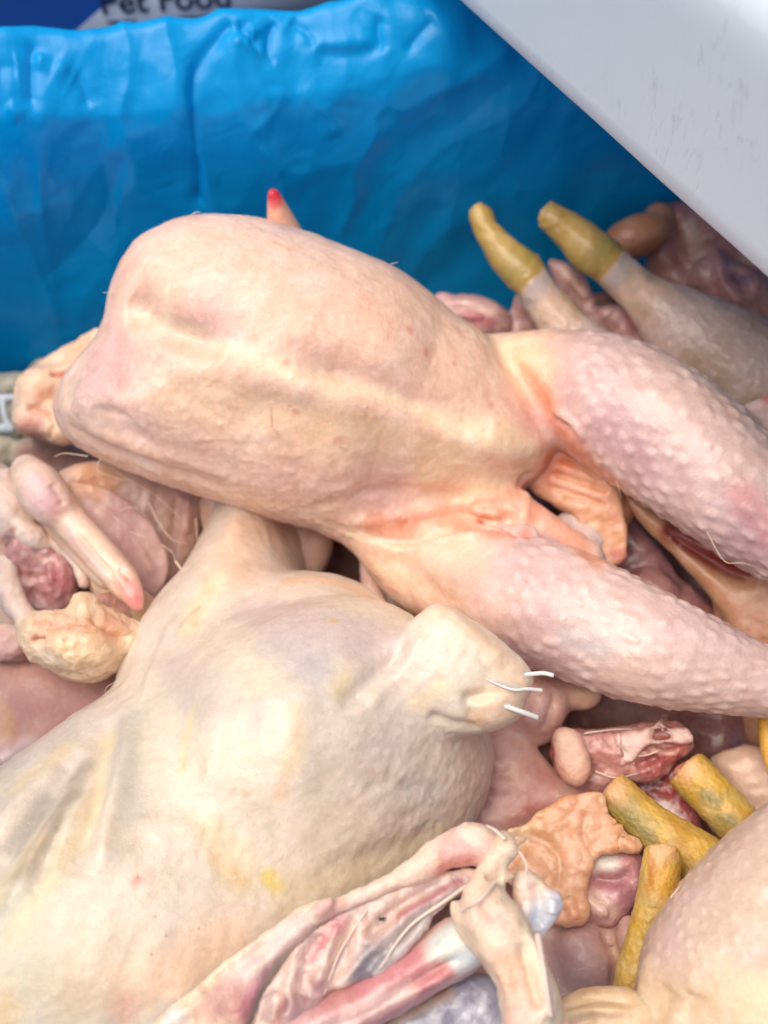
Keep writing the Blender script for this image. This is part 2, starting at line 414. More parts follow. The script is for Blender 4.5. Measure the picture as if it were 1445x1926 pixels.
def loft(profile, rad, org, ux, vx, counts=(720, 70, 110, 70), nc=10):
    rows = []
    for off, z in profile:
        p, n = loop(off, rad, counts, nc); rows.append(org+np.outer(p[:, 0], ux)+np.outer(p[:, 1], vx)+Z*z)
    m = len(rows[0]); V = np.concatenate(rows); i = np.arange(m); j = (i+1) % m
    Q = np.concatenate([np.stack([r*m+i, r*m+j, (r+1)*m+j, (r+1)*m+i], 1) for r in range(len(rows)-1)])
    return V, Q, m
# crate: open shell standing round the liner
prof = [(-.02, .0)]+[(.003, .0), (.006, .206), (.008, .209), (.012, .210), (.016, .208), (.016, .0), (.003, -.002), (-.02, -.002)]
V, Q, m = loft(prof, .03, O0, U, Vv, (60, 40, 60, 40))
crate = root('crate', 'white plastic crate, its walls hidden behind the blue liner that fills it', 'crate', O0+U*CW/2-Vv*CD/2)
WHITE, wt, wb, WN = nodes('milky_crate_plastic'); wb.inputs['Base Color'].default_value = (.8, .8, .78, 1)
wtr = WN('BsdfTranslucent'); wtr.inputs[0].default_value = (.92, .92, .92, 1); wm = WN('MixShader'); wm.inputs[0].default_value = .7
wt.links.new(wb.outputs[0], wm.inputs[1]); wt.links.new(wtr.outputs[0], wm.inputs[2]); wt.links.new(wm.outputs[0], wt.nodes['Material Output'].inputs[0])
mesh_obj('shell', V, Q, WHITE, crate)
xx = O0+U*.01-Vv*.01
bt = mesh_obj('base', [xx+Z*.001, xx+U*(CW-.02)+Z*.001, xx+U*(CW-.02)-Vv*(CD-.02)+Z*.001, xx-Vv*(CD-.02)+Z*.001], [(0, 3, 2, 1)], WHITE, crate)

# liner: thin blue film down the walls, bulging over the rim and hanging outside
pr = [(-.02, .004)]+[(.0-.012*(1-t)**3+.003*max(0, (t-.88)/.12)**2, .006+.232*t) for t in np.linspace(0, 1, 120)]
pr += [tuple(q) for q in crom([(.003, .2385), (.0078, .246), (.0145, .254), (.0225, .2612), (.0285, .2648), (.035, .2625), (.040, .254)], 6)[1:]]
pr += [(.041+.006*t, .25-.10*t) for t in np.linspace(0, 1, 14)]
V, Q, m = loft(pr, .03, O0, U, Vv)
lin = Skin(V, Q, 0, 0)
zz = lin.V[:, 2]; rimw = np.clip((zz-.05)/.2, 0, 1)
lin.V = lin.V+lin.N*((.0028*fbm(lin.V*np.array((1, 1, .35)), 16, 3, 2)+.0004*fbm(lin.V*np.array((1, 1, .5)), 60, 2, 5))*rimw)[:, None]
top = np.clip((zz-.225)/.03, 0, 1); along = (lin.V-O0)@U
one = lambda sc, sd: vnoise(np.stack([along, 0*along, 0*along], 1), sc, sd)
lin.V = lin.V+Z*(np.exp(-((zz-.236)/.022)**2)*(.011*one(16, 21)+.006*one(45, 23)))[:, None]
slant = along+(zz-.2)*2.2*one(9, 71)+.012*fbm(lin.V, 40, 2, 77); line = lambda sc, sd: vnoise(np.stack([slant, 0*along, 0*along], 1), sc, sd)
gath = 1-np.abs(line(22, 31)); gath = np.clip(gath-.72, 0, 1)/.28*np.clip(one(12, 35)*2, 0, 1)
lin.V = lin.V+lin.N*(gath**2*.006*np.exp(-((zz-.245)/.03)**2))[:, None]
lin.V = lin.V+lin.N*(np.clip((zz-.08)/.1, 0, 1)*(.0050*line(13, 61)+.0018*(1-2*np.abs(line(24, 63)))*np.clip(.5+one(8, 66), 0, 1)))[:, None]
lin.V = lin.V+Z*(top*(.0028*vnoise(np.stack([along, 0*along, 0*along], 1), 22, 4)+.0012*vnoise(np.stack([along, 0*along, 0*along], 1), 70, 6)))[:, None]
lin.norm(); lin._p = None
cr, _ = cells((lin.V+.006*np.stack([vnoise(lin.V, 40, 81+q) for q in range(3)], 1))*np.array((1, 1, .55)), 30, 83)
lin.V = lin.V+lin.N*((.0032*np.clip(cr/.03, 0, 1)-.0016)*np.clip((zz-.06)/.1, .1, 1))[:, None]
cr, _ = cells(lin.V, 85, 87); lin.V = lin.V+lin.N*(.0011*np.clip(cr/.012, 0, 1)*np.clip((zz-.2)/.05, .15, 1))[:, None]
lin.norm(); lin._p = None
lin.folds([(a_[0], a_[1]*2.0, a_[2]*.85, (a_[3] if len(a_) > 3 else True), .25, True) for a_ in [([(68, 92), (66, 130), (64, 190)], 12, -5, False), ([(88, 96), (78, 130)], 10, 3), ([(130, 130), (160, 155), (178, 205)], 10, -4), ([(110, 120), (150, 150)], 12, 3),
           ([(430, 55), (400, 80), (375, 140), (372, 250), (368, 380)], 9, -4.5, False), ([(395, 60), (350, 150), (345, 300)], 22, 2.5),
           ([(456, 38), (470, 55), (492, 90), (515, 128)], 8, -4), ([(430, 80), (470, 85), (500, 105), (520, 128)], 8, 4), ([(526, 34), (515, 60), (512, 100), (522, 128)], 8, -4),
           ([(552, 34), (580, 60), (600, 95)], 9, -3.5), ([(474, 44), (490, 66)], 12, 4), ([(560, 75), (620, 90), (700, 80)], 12, 3), ([(600, 100), (660, 105), (720, 100)], 14, -3),
           ([(710, 34), (705, 60), (715, 105)], 10, -4), ([(822, 30), (790, 60), (755, 105)], 10, -4), ([(10, 200), (40, 230)], 10, 3), ([(0, 130), (40, 120)], 14, -3),
           ([(560, 180), (620, 215), (640, 260)], 14, 1.8), ([(465, 260), (520, 215), (540, 170)], 16, 1.8), ([(90, 200), (85, 380), (110, 560)], 20, 2.5), ([(180, 210), (230, 420), (330, 500)], 20, -2),
           ([(0, 340), (60, 470), (120, 620)], 25, 2.5), ([(250, 260), (190, 430), (60, 560)], 30, -2), ([(480, 280), (560, 330), (690, 300)], 16, 1.4)]])
m_, t_, b_, N_ = nodes('blue_film'); L_ = t_.links.new
b_.inputs['Base Color'].default_value = (.0003, .42, .92, 1); b_.inputs['Roughness'].default_value = .34; b_.inputs['Specular IOR Level'].default_value = .25; b_.inputs['Coat Weight'].default_value = .25; b_.inputs['Coat Roughness'].default_value = .12
tr = N_('BsdfTranslucent'); tr.inputs[0].default_value = (.001, .58, 1, 1)
ms = N_('MixShader'); ms.inputs[0].default_value = .30
L_(b_.outputs[0], ms.inputs[1]); L_(tr.outputs[0], ms.inputs[2]); L_(ms.outputs[0], t_.nodes['Material Output'].inputs[0])
tc_ = N_('TexCoord'); nn_ = N_('TexNoise', Scale=45, Detail=6, Distortion=.8); L_(tc_.outputs['Object'], nn_.inputs['Vector'])
bp_ = N_('Bump', Strength=.5, Distance=.003); L_(nn_.outputs['Fac'], bp_.inputs['Height']); L_(bp_.outputs[0], b_.inputs['Normal'])
lr = root('crate_liner', 'crinkled bright blue plastic film lining the crate and folded over its rim', 'liner', O0+U*CW/2-Vv*CD/2)
mesh_obj('film', lin.V, lin.Q, m_, lr)
fl = mesh_obj('film_bottom', [xx+Z*.005, xx+U*(CW-.02)+Z*.005, xx+U*(CW-.02)-Vv*(CD-.02)+Z*.005, xx-Vv*(CD-.02)+Z*.005], [(0, 1, 2, 3)], m_, lr)

# white tray lying across the corner of the crate
TZ = .292
ta, tb = P(838, -12, TZ), P(1460, 553, TZ); tu = (tb-ta)/np.linalg.norm(tb-ta); tv = np.array((-tu[1], tu[0], 0))      # tv points away from the crate corner's inside
TW, TD = .60, .52
save = (CW, CD); CW, CD = TW, TD
H = .092
def arc(cx, cz, r, a0, a1, n): return [(cx+r*math.cos(math.radians(a)), cz+r*math.sin(math.radians(a))) for a in np.linspace(a0, a1, n)]
tp = [(-.06, .012), (-.006, 0), (-.0025, .001), (0, .004)]+[(.004*t, .004+(H-.026)*t) for t in np.linspace(.1, 1, 14)]
tp += arc(.004-.018, H-.022+.004, .018, 8, 84, 12)+[(-.016, H+.0002), (-.022, H+.0004), (-.0235, H+.0004), (-.025, H+.0004), (-.0265, H+.0004), (-.028, H+.0004), (-.031, H+.0004), (-.042, H)]+arc(-.042, H-.006, .006, 85, 180, 6)
tp += [(-.05, H-.03), (-.055, .02), (-.09, .012)]
# the long side facing the camera is the tray's «back» side in loop(): walk it along -tu
TO = ta-tu*.16
V, Q, m = loft(tp, .055, TO+tu*TW, -tu, -tv, (260, 30, 60, 30), 12)
CW, CD = save
al = (V-ta)@tu; off = np.repeat([q[0] for q in tp], m); zt = np.repeat([q[1] for q in tp], m); ndv = (V-ta)@tv
sl_ = (np.abs(off+.0258) < .0022) & (zt > H-.001) & (ndv < .035) & (al < (P(1385, 45, TZ+H)-ta)@tu)
V[sl_] -= Z*.0035
V += np.stack([fbm(V, 9, 2, 3)*.0012, fbm(V, 9, 2, 5)*.0012, fbm(V, 14, 2, 7)*.0006], 1)
m_, t_, b_, N_ = nodes('scuffed_white_plastic'); L_ = t_.links.new; tc_ = N_('TexCoord')
na = N_('TexNoise', Scale=26, Detail=9, Roughness=.75); L_(tc_.outputs['Object'], na.inputs['Vector'])
mp = N_('Mapping'); mp.inputs['Scale'].default_value = (1, 1, .25); mp.inputs['Rotation'].default_value = (.4, .2, 0); L_(tc_.outputs['Object'], mp.inputs['Vector'])
nb = N_('TexNoise', Scale=230, Detail=5, Roughness=.7, Distortion=1.2); L_(mp.outputs[0], nb.inputs['Vector'])
ra = N_('MapRange'); ra.inputs[1].default_value = .52; ra.inputs[2].default_value = .72; L_(na.outputs['Fac'], ra.inputs[0])
rb = N_('MapRange'); rb.inputs[1].default_value = .54; rb.inputs[2].default_value = .70; L_(nb.outputs['Fac'], rb.inputs[0])
mu = N_('Math', operation='MULTIPLY'); L_(ra.outputs[0], mu.inputs[0]); L_(rb.outputs[0], mu.inputs[1])
mxx = N_('MixRGB'); mxx.inputs[1].default_value = (*srgb((210, 222, 231)), 1); mxx.inputs[2].default_value = (*srgb((120, 120, 118)), 1); L_(mu.outputs[0], mxx.inputs[0]); L_(mxx.outputs[0], b_.inputs['Base Color'])
b_.inputs['Roughness'].default_value = .45; b_.inputs['Subsurface Weight'].default_value = .1; b_.inputs['Subsurface Scale'].default_value = .004
bb = N_('Bump', Strength=.15, Distance=.001); L_(na.outputs['Fac'], bb.inputs['Height']); L_(bb.outputs[0], b_.inputs['Normal'])
tray = root('plastic_tray', 'scuffed white plastic tray lying across the corner of the crate', 'tray', TO+tu*TW/2+tv*TD/2)
mesh_obj('rim_and_walls', V, Q[:, ::-1], m_, tray)
c0 = TO+tu*.06+tv*.06+Z*.0118; mesh_obj('tray_base', [c0, c0+tu*(TW-.12), c0+tu*(TW-.12)+tv*(TD-.12), c0+tv*(TD-.12)], [(0, 1, 2, 3)], m_, tray)

# blue carton with a printed panel, standing behind the crate
cb = A+U*.0+Vv*.20; cb[2] = 0
def boxmesh(o, a, b, c, e=.004):
    import bmesh
    bm = bmesh.new(); v = [bm.verts.new(o+a*i+b*j+c*k) for i in (0, 1) for j in (0, 1) for k in (0, 1)]
    for f in ((0, 1, 3, 2), (4, 6, 7, 5), (0, 4, 5, 1), (2, 3, 7, 6), (0, 2, 6, 4), (1, 5, 7, 3)): bm.faces.new([v[i] for i in f])
    bmesh.ops.recalc_face_normals(bm, faces=bm.faces)
    if e: bmesh.ops.bevel(bm, geom=bm.edges[:], offset=e, segments=3, profile=.7, affect='EDGES')
    return bm
def bmobj(name, bm, mat, parent):
    me = bpy.data.meshes.new(name); bm.to_mesh(me); bm.free(); me.materials.append(mat); me.shade_smooth()
    o = bpy.data.objects.new(name, me); S.collection.objects.link(o); o.parent = parent; o.matrix_parent_inverse = parent.matrix_basis.inverted(); return o
car = root('carton', 'dark blue carton with a grey printed panel, standing behind the crate', 'carton', cb+U*.2+Vv*.1)
bmobj('box', boxmesh(cb-U*.25, U*.75, Vv*.25, Z*.34), plain_mat('blue_card', (8, 84, 178), .5), car)
def onface(px, py):
    d = ray(px, py); s_ = ((cb-CAM)@Vv)/(d@Vv); return CAM+d*s_
pq = [onface(225, -14), onface(100, 95), onface(640, 60), onface(660, -50)]
pan = mesh_obj('printed_panel', [q-Vv*.0012 for q in pq]+[q+Vv*.001 for q in pq], [(0, 1, 2, 3), (0, 4, 5, 1), (1, 5, 6, 2), (2, 6, 7, 3), (3, 7, 4, 0)], plain_mat('grey_print', (150, 166, 192), .6), car)
INK = plain_mat('dark_ink', (22, 42, 84), .6)
def text(s, px, py, hpx, slope):
    cu = bpy.data.curves.new('printed_text', 'FONT'); cu.body = s; cu.size = 1; cu.extrude = .0; cu.offset = .018
    tmp = bpy.data.objects.new('tmp', cu); S.collection.objects.link(tmp); dg = bpy.context.evaluated_depsgraph_get()
    me = bpy.data.meshes.new_from_object(tmp.evaluated_get(dg)); bpy.data.objects.remove(tmp)
    o_ = onface(px, py); e1 = onface(px+100, py-slope*100)-o_; e1 /= np.linalg.norm(e1); e2 = np.cross(Vv, e1)*-1; e2 = e2 if e2[2] > 0 else -e2
    sc = np.linalg.norm(onface(px, py-hpx)-o_)/.7
    n = len(me.vertices); co = np.empty(n*3, np.float32); me.vertices.foreach_get('co', co); co = co.reshape(-1, 3)
    w = o_-Vv*.0022+np.outer(co[:, 0]*sc*1.05, e1)+np.outer(co[:, 1]*sc, e2)
    me.vertices.foreach_set('co', w.astype(np.float32).ravel()); me.update(); me.materials.clear(); me.materials.append(INK)
    o = bpy.data.objects.new('printed_text', me); S.collection.objects.link(o); o.parent = pan
text('Pet Food', 190, 24, 44, .06)
text('TEL: 01773 600182', 205, 64, 27, .06)

# ------------------------------------------------------------------ the chickens
def hair(pts, r, name, mat, parent, n=6):
    """a bristle or quill: thin tapering tube through (px,py,z); r = radius in mm at root and tip"""
    c = crom([a if isinstance(a, np.ndarray) else P(*a) for a in pts], n); m = len(c); V = []; 
    for i, q in enumerate(c):
        t = c[min(i+1, m-1)]-c[max(i-1, 0)]; t /= np.linalg.norm(t)+1e-9; x = np.cross(t, (.3, .2, 1)); x /= np.linalg.norm(x); y = np.cross(t, x)
        rr = (r[0]+(r[1]-r[0])*i/(m-1))*1e-3
        for a in range(6): V.append(q+rr*(x*math.cos(a*math.pi/3)+y*math.sin(a*math.pi/3)))
    Q = [(i*6+a, i*6+(a+1) % 6, (i+1)*6+(a+1) % 6, (i+1)*6+a) for i in range(m-1) for a in range(6)]
    V += [c[0], c[-1]]; k = len(V)
    Q += [(k-2, (a+1) % 6, a, a) for a in range(0)]
    o = mesh_obj(name, V, Q, mat, parent); return o
QUILL = plain_mat('white_quill', (236, 236, 232), .35, Subsurface_Weight=.3, Subsurface_Scale=.003)
SINEW = plain_mat('sinew', (232, 206, 192), .25, Subsurface_Weight=.3, Subsurface_Scale=.004, Coat_Weight=.4)
HAIR = plain_mat('pale_bristle', (236, 214, 190), .5)

# --- heap of pieces hidden at the bottom
def heap():
    nx, ny = 150, 120; u = np.linspace(.006, CW-.006, nx); v = np.linspace(.006, CD-.006, ny); uu, vv = np.meshgrid(u, v, indexing='ij')
    V = O0+np.outer(uu.ravel(), U)-np.outer(vv.ravel(), Vv); d, r = cells(V*np.array((1, 1, 0)), 18, 5)
    z = .058+.030*np.cos(np.clip(d/.05, 0, 1)*2.2)+.012*fbm(V, 30, 3, 2); V[:, 2] = z
    i = np.arange(nx-1)[:, None]*ny+np.arange(ny-1)[None]; i = i.ravel(); Q = np.stack([i, i+1, i+ny+1, i+ny], 1)
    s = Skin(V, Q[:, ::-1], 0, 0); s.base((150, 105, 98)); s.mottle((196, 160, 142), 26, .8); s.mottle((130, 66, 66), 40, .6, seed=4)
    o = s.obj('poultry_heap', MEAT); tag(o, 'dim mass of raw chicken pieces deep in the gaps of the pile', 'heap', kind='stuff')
heap()

# --- chicken across the middle, breast up
def top_chicken():
    z0 = .165
    r = root('whole_chicken', 'plump plucked chicken lying breast up on top of the pile, both drumsticks pointing right', 'chicken', P(560, 800, .11))
    f = Flesh()
    f.slab([(205, 560), (225, 500), (255, 455), (300, 428), (350, 410), (420, 405), (490, 412), (560, 430), (640, 462), (740, 503), (800, 545), (850, 588), (910, 628), (960, 690), (1005, 745), (1035, 800), (1042, 840), (1022, 885), (990, 915), (950, 940), (880, 960), (800, 978), (720, 992), (640, 1000), (560, 988), (480, 965), (400, 937), (330, 915), (260, 890), (190, 862), (140, 830), (110, 790), (105, 750), (125, 705), (160, 660), (190, 622), (202, 590)],
           (560, 720, z0), 215, 205, 150, sm=3)
    f.ell(560, 690, z0+.006, 330, 190, 16, 235, k=60)
    f.tube([(930, 690, .160, 62), (1040, 718, .165, 98), (1150, 757, .170, 124), (1270, 832, .170, 129), (1380, 922, .166, 117), (1480, 1010, .158, 92), (1580, 1090, .150, 66), (1680, 1150, .145, 60)], k=14)
    f.slab([(640, 985), (720, 950), (860, 950), (960, 985), (1010, 1030), (1000, 1200), (930, 1220), (860, 1195), (790, 1155), (720, 1105), (668, 1040)], (840, 1070, .116), 85, 70, 70, k=60, sm=3)
    f.tube([(690, 1000, .100, 40), (755, 1035, .106, 70), (830, 1070, .116, 100), (945, 1110, .130, 116), (1050, 1145, .140, 120), (1145, 1187, .144, 115), (1225, 1218, .147, 106), (1300, 1243, .145, 92), (1445, 1285, .140, 66), (1560, 1312, .135, 52), (1700, 1335, .13, 46)], k=16)
    f.tube([(900, 930, .146, 40), (975, 965, .140, 36), (1050, 1015, .136, 34), (1110, 1050, .134, 30)], k=24)
    s = f.mesh(.0023, 1, 4)
    x, y, w = proj(s.V)
    s.folds([([(240, 550), (268, 592), (330, 634), (420, 664)], 32, -6), ([(560, 690), (700, 730), (830, 785), (930, 815)], 30, -4), ([(225, 590), (262, 590)], 26, -1.6),
             ([(300, 650), (380, 690), (480, 715), (600, 737), (740, 770), (860, 812), (980, 852), (1025, 855)], 36, 4.4),
             ([(330, 500), (480, 530), (650, 590), (820, 680)], 110, 4), ([(210, 740), (350, 800), (520, 860), (700, 900)], 110, 4.5),
             ([(120, 800), (200, 850), (300, 880), (420, 925)], 16, -2.5), ([(140, 790), (220, 830), (330, 860), (460, 905)], 18, 2.2), ([(160, 770), (230, 790), (300, 850)], 22, -2),
             ([(560, 960), (700, 930), (840, 935), (960, 925)], 20, -2.2), ([(640, 985), (760, 975), (900, 950)], 16, 2.5),
             ([(905, 972), (950, 985), (990, 1002)], 9, -4), ([(880, 965), (930, 972), (985, 992), (1012, 1003)], 8, 3.2), ([(960, 940), (990, 985)], 8, 1.5),
             ([(930, 640), (985, 720), (1030, 790)], 20, -1.6), ([(965, 650), (1030, 740), (1060, 800)], 16, .8), ([(1030, 770), (1060, 790), (1100, 830)], 10, 2), ([(1040, 790), (1075, 815)], 8, -3),
             ([(660, 1005), (760, 1010), (880, 985)], 14, -2.5), ([(720, 1040), (830, 1010), (930, 1000)], 10, 1.2), ([(690, 1040), (800, 1100), (880, 1180)], 22, -1.5),
             ([(985, 915), (1000, 890)], 9, -1.5), ([(995, 905), (990, 960), (1010, 1000)], 9, 1.6)])
    s.base((248, 205, 180))
    torso = np.clip((1000-x)/60, 0, 1)
    leg = np.clip((x-960-(y < 900)*60)/110, 0, 1)*np.clip((x+.0*y-900)/100, 0, 1)
    leg = np.maximum(leg, np.clip((x-870)/110, 0, 1)*(y > 985))
    s.mottle((238, 192, 172), 28, .55, seed=2); s.mottle((248, 220, 188), 22, .5, seed=7)
    # the breast: yellow fat through the skin, pinker lobes
    s.dab([(350, 740), (480, 780), (600, 800), (760, 860), (960, 900)], 55, (242, 206, 164), .5); s.dab([(640, 810), (800, 880), (900, 910)], 60, (244, 208, 164), .45)
    s.dab([(180, 740), (330, 840), (480, 900), (640, 930)], 55, (228, 188, 174), .6); s.dab([(560, 640), (700, 700), (820, 750), (900, 790)], 22, (228, 180, 160), .45)
    s.dab([(300, 590), (420, 660), (600, 720), (760, 760), (900, 815)], 18, (248, 222, 186), .7); s.dab([(300, 480), (480, 500), (640, 540)], 60, (240, 204, 184), .5)
    s.dab([(270, 590), (320, 640), (450, 690)], 24, (222, 192, 164), .6); s.dab([(880, 800), (980, 850), (1010, 880)], 50, (248, 218, 182), .7)
    s.dab([(130, 720), (160, 780)], 45, (214, 188, 170), .6)
    for q in ((540, 690), (772, 622), (805, 660), (860, 680), (640, 830), (560, 780), (930, 760)): s.dab([q], 9, (222, 140, 118), .6)
    for a in ([(380, 740), (400, 725), (420, 715)], [(505, 770), (512, 800), (525, 820)]): s.dab(a, 3, (206, 168, 128), .4)
    # legs: mauve pink muscle under thin skin, orange-red where skin folds
    s.C = s.C*(1-leg[:, None])+leg[:, None]*srgb((224, 193, 184))
    s.mottle((206, 160, 164), 24, .5, seed=5); 
    m2 = fbm(s.V, 20, 3, 9); s.mixc((202, 166, 170), leg*np.clip(m2*1.5, 0, .6)); s.mixc((232, 200, 184), leg*np.clip(-m2*1.6, 0, .7))
    s.dab([(960, 640), (1000, 700)], 55, (246, 212, 172), .7); s.dab([(1000, 740), (1040, 790), (1080, 850)], 28, (232, 152, 122), .8); s.dab([(980, 700), (1030, 760)], 22, (236, 164, 132), .6)
    s.dab([(700, 995), (820, 975), (940, 960), (990, 920)], 26, (238, 160, 128), .75); s.dab([(860, 985), (960, 1000), (1060, 1010)], 20, (232, 140, 112), .7); s.dab([(900, 972), (990, 1002)], 6, (180, 84, 66), .8)
    s.dab([(1010, 960), (1080, 1010), (1120, 1040)], 40, (232, 160, 126), .8); s.dab([(1040, 880), (1110, 920)], 40, (214, 130, 96), .8)
    s.dab([(720, 1050), (800, 1110), (870, 1180)], 40, (236, 190, 160), .6); s.dab([(780, 1060), (850, 1080)], 34, (206, 180, 160), .5)
    s.dab([(1130, 810), (1200, 880)], 45, (190, 140, 148), .5); s.dab([(1390, 930), (1445, 1000)], 30, (222, 140, 138), .5); s.dab([(1060, 1200), (1120, 1220)], 26, (212, 206, 204), .6)
    lm = np.clip((x-985-45*(y < 900))/80, 0, 1)*(y < 1000)+np.clip((x-900)/90, 0, 1)*(y > 1000)
    up = s.V.copy()
    a1 = [(960, 690, .165), (1150, 757, .170), (1270, 832, .170), (1380, 922, .166), (1480, 1010, .158), (1680, 1150, .145)]
    a2 = [(830, 1070, .116), (945, 1110, .130), (1145, 1187, .144), (1300, 1243, .145), (1445, 1285, .140), (1700, 1335, .13)]
    sep = y < 835+.62*(x-985)
    s.pimples(a1, 8.3, .95, 2.8, np.where(sep, lm, 0), (240, 214, 204)); s.pimples(a2, 8.0, .9, 2.7, np.where(sep, 0, lm), (240, 214, 204), 11)
    s.rough(160, .3, 2, 3, 1-.5*lm); s.rough(45, .5, 2, 8)
    axis = np.array((.9, -.35, -.15)); axis /= np.linalg.norm(axis)
    s.wrinkle(110, .55, 4, (1-lm)*np.clip((y-560-.25*x)/150, 0.25, 1), (axis, .45))
    edge = (1-np.clip(np.abs(((CAM-s.V)/np.linalg.norm(CAM-s.V, axis=1)[:, None]*s.N).sum(1))/.5, 0, 1))*0
    s.specks(150, .7, (250, 232, 212), .6, .6, 3, .4, (1-lm)); s.specks(110, .45, (150, 112, 92), .55, .16, 21, 0, 1-.6*lm)
    flank = np.clip((y-(640+.28*x))/160, 0, 1)*(y < 1010)*np.clip((x-150)/200, .3, 1)
    s.pebble(300, .42, 5, (1-lm)*np.clip(.3+flank+.5*fbm(s.V, 30, 2, 61), .1, 1)); s.rough(420, .12, 2, 14, np.clip(1.1-.6*lm, 0, 1))
    s.obj('body', SKIN, r); body = s
    f = Flesh(); f.tube([(1000, 730, .140, 50), (1060, 820, .132, 60), (1110, 900, .126, 50), (1150, 960, .12, 40)], k=8); s = f.mesh(.0016, 1, 2); s.base((238, 170, 136)); s.mottle((222, 136, 108), 50, .6); s.rough(140, .6); s.wrinkle(90, .7, 4); s.obj('belly_skin', SKIN, r)
    # wing tucked behind at the left, its red tip showing at the back
    f = Flesh()
    f.slab([(25, 800), (28, 745), (48, 705), (90, 690), (140, 665), (180, 622), (230, 640), (200, 720), (150, 800), (110, 835), (60, 822)], (90, 760, .125), 36, 60, sm=4)
    f.ell(80, 725, .135, 48, 34, -20, 40, k=20); f.ell(62, 790, .125, 36, 30, 10, 38, k=12); f.tube([(90, 690, .135, 18), (140, 668, .14, 22), (190, 640, .15, 24)], k=10); f.ell(115, 800, .128, 40, 38, 30, 36, k=14)
    s = f.mesh(.0016, 1, 2); s.folds([([(95, 692), (125, 695), (150, 690)], 9, -4), ([(40, 765), (80, 770), (110, 790)], 8, -3), ([(85, 835), (100, 790), (105, 740)], 8, -2)])
    s.base((244, 206, 174)); s.dab([(62, 790), (50, 815)], 32, (226, 160, 142), .8); s.dab([(100, 694), (140, 690)], 12, (214, 130, 108), .8); s.dab([(95, 735)], 26, (238, 180, 144), .7)
    s.rough(140, .7, 3, 3); s.wrinkle(120, .5, 6); s.obj('wing', SKIN, r)
    f = Flesh(); f.tube([(540, 455, .198, 36), (530, 420, .208, 28), (520, 385, .218, 18), (515, 366, .223, 11)], k=6); s = f.mesh(.0011, 1, 1)
    s.base((238, 186, 160)); s.dab([(515, 362), (518, 380)], 22, (206, 40, 68), .95); s.dab([(519, 392)], 18, (226, 110, 112), .6); s.rough(200, .35, 2); s.obj('wing_tip', SKIN, r)
    # fat hanging in the body opening
    f = Flesh()
    f.slab([(985, 900), (1020, 850), (1060, 838), (1100, 862), (1140, 890), (1163, 918), (1158, 938), (1150, 975), (1120, 982), (1105, 970), (1060, 962), (1025, 940)], (1080, 910, .137), 16, 16, sm=4)
    f.slab([(1070, 930), (1120, 915), (1162, 925), (1174, 960), (1182, 1005), (1180, 1045), (1155, 1066), (1115, 1055), (1092, 1000)], (1145, 1000, .126), 10, 10, sm=4, k=12)
    s = f.mesh(.0012, 1, 1, rag=2.2); s.folds([([(1030, 890), (1090, 905), (1150, 925)], 7, -2.4), ([(1020, 915), (1080, 930), (1135, 955)], 6, -2), ([(1040, 870), (1090, 885), (1130, 905)], 6, -1.8), ([(1050, 935), (1100, 950)], 6, -1.4)])
    s.base((236, 180, 146)); s.mottle((224, 150, 118), 50, .6); s.dab([(1010, 890), (1060, 860)], 30, (222, 128, 96), .7); s.dab([(1155, 1045)], 20, (200, 100, 92), .7); s.rough(200, .4, 3, 2); s.wrinkle(80, .5, 3); s.obj('fat_flap', SKIN, r)
    f = Flesh(); f.ell(1105, 1015, .120, 44, 50, -20, 26).ell(1085, 985, .122, 40, 34, 0, 24); s = f.mesh(.0013, 1, 1, rag=2.2); s.base((214, 186, 180)); s.mottle((180, 120, 112), 80, .6); s.rough(150, .8); s.obj('gizzard_fat', FAT, r)
    body.hairs([([(165, 858, 0), (125, 850, 1), (105, 856, 1)], (.28, .08)), ([(190, 862, 0), (185, 880, 1), (215, 896, .5), (250, 905, .3)], (.22, .06)), ([(640, 838, .2), (652, 844, .4)], (.6, .12)),
                ([(655, 885, .2), (662, 900, .5), (672, 918, .8)], (.22, .08)), ([(508, 775, .2), (512, 800, .4), (524, 820, .5)], (.14, .05)), ([(352, 411, 0), (368, 404, 1), (378, 408, 2)], (.3, .1)), ([(212, 550, 0), (202, 553, 2)], (.25, .06)),
                ([(1330, 1000, 0), (1368, 1042, 4), (1400, 1050, 3), (1425, 1066, 0)], (.22, .08)), ([(1060, 785, 1), (1085, 798, 1), (1105, 795, 1)], (.2, .06)), ([(1160, 905, 0), (1175, 930, 2)], (.2, .05)), ([(735, 497, 0), (745, 500, 2)], (.2, .05)), ([(430, 480, .2), (455, 487, .3)], (.3, .1))], 'bristle', HAIR, r)
top_chicken()

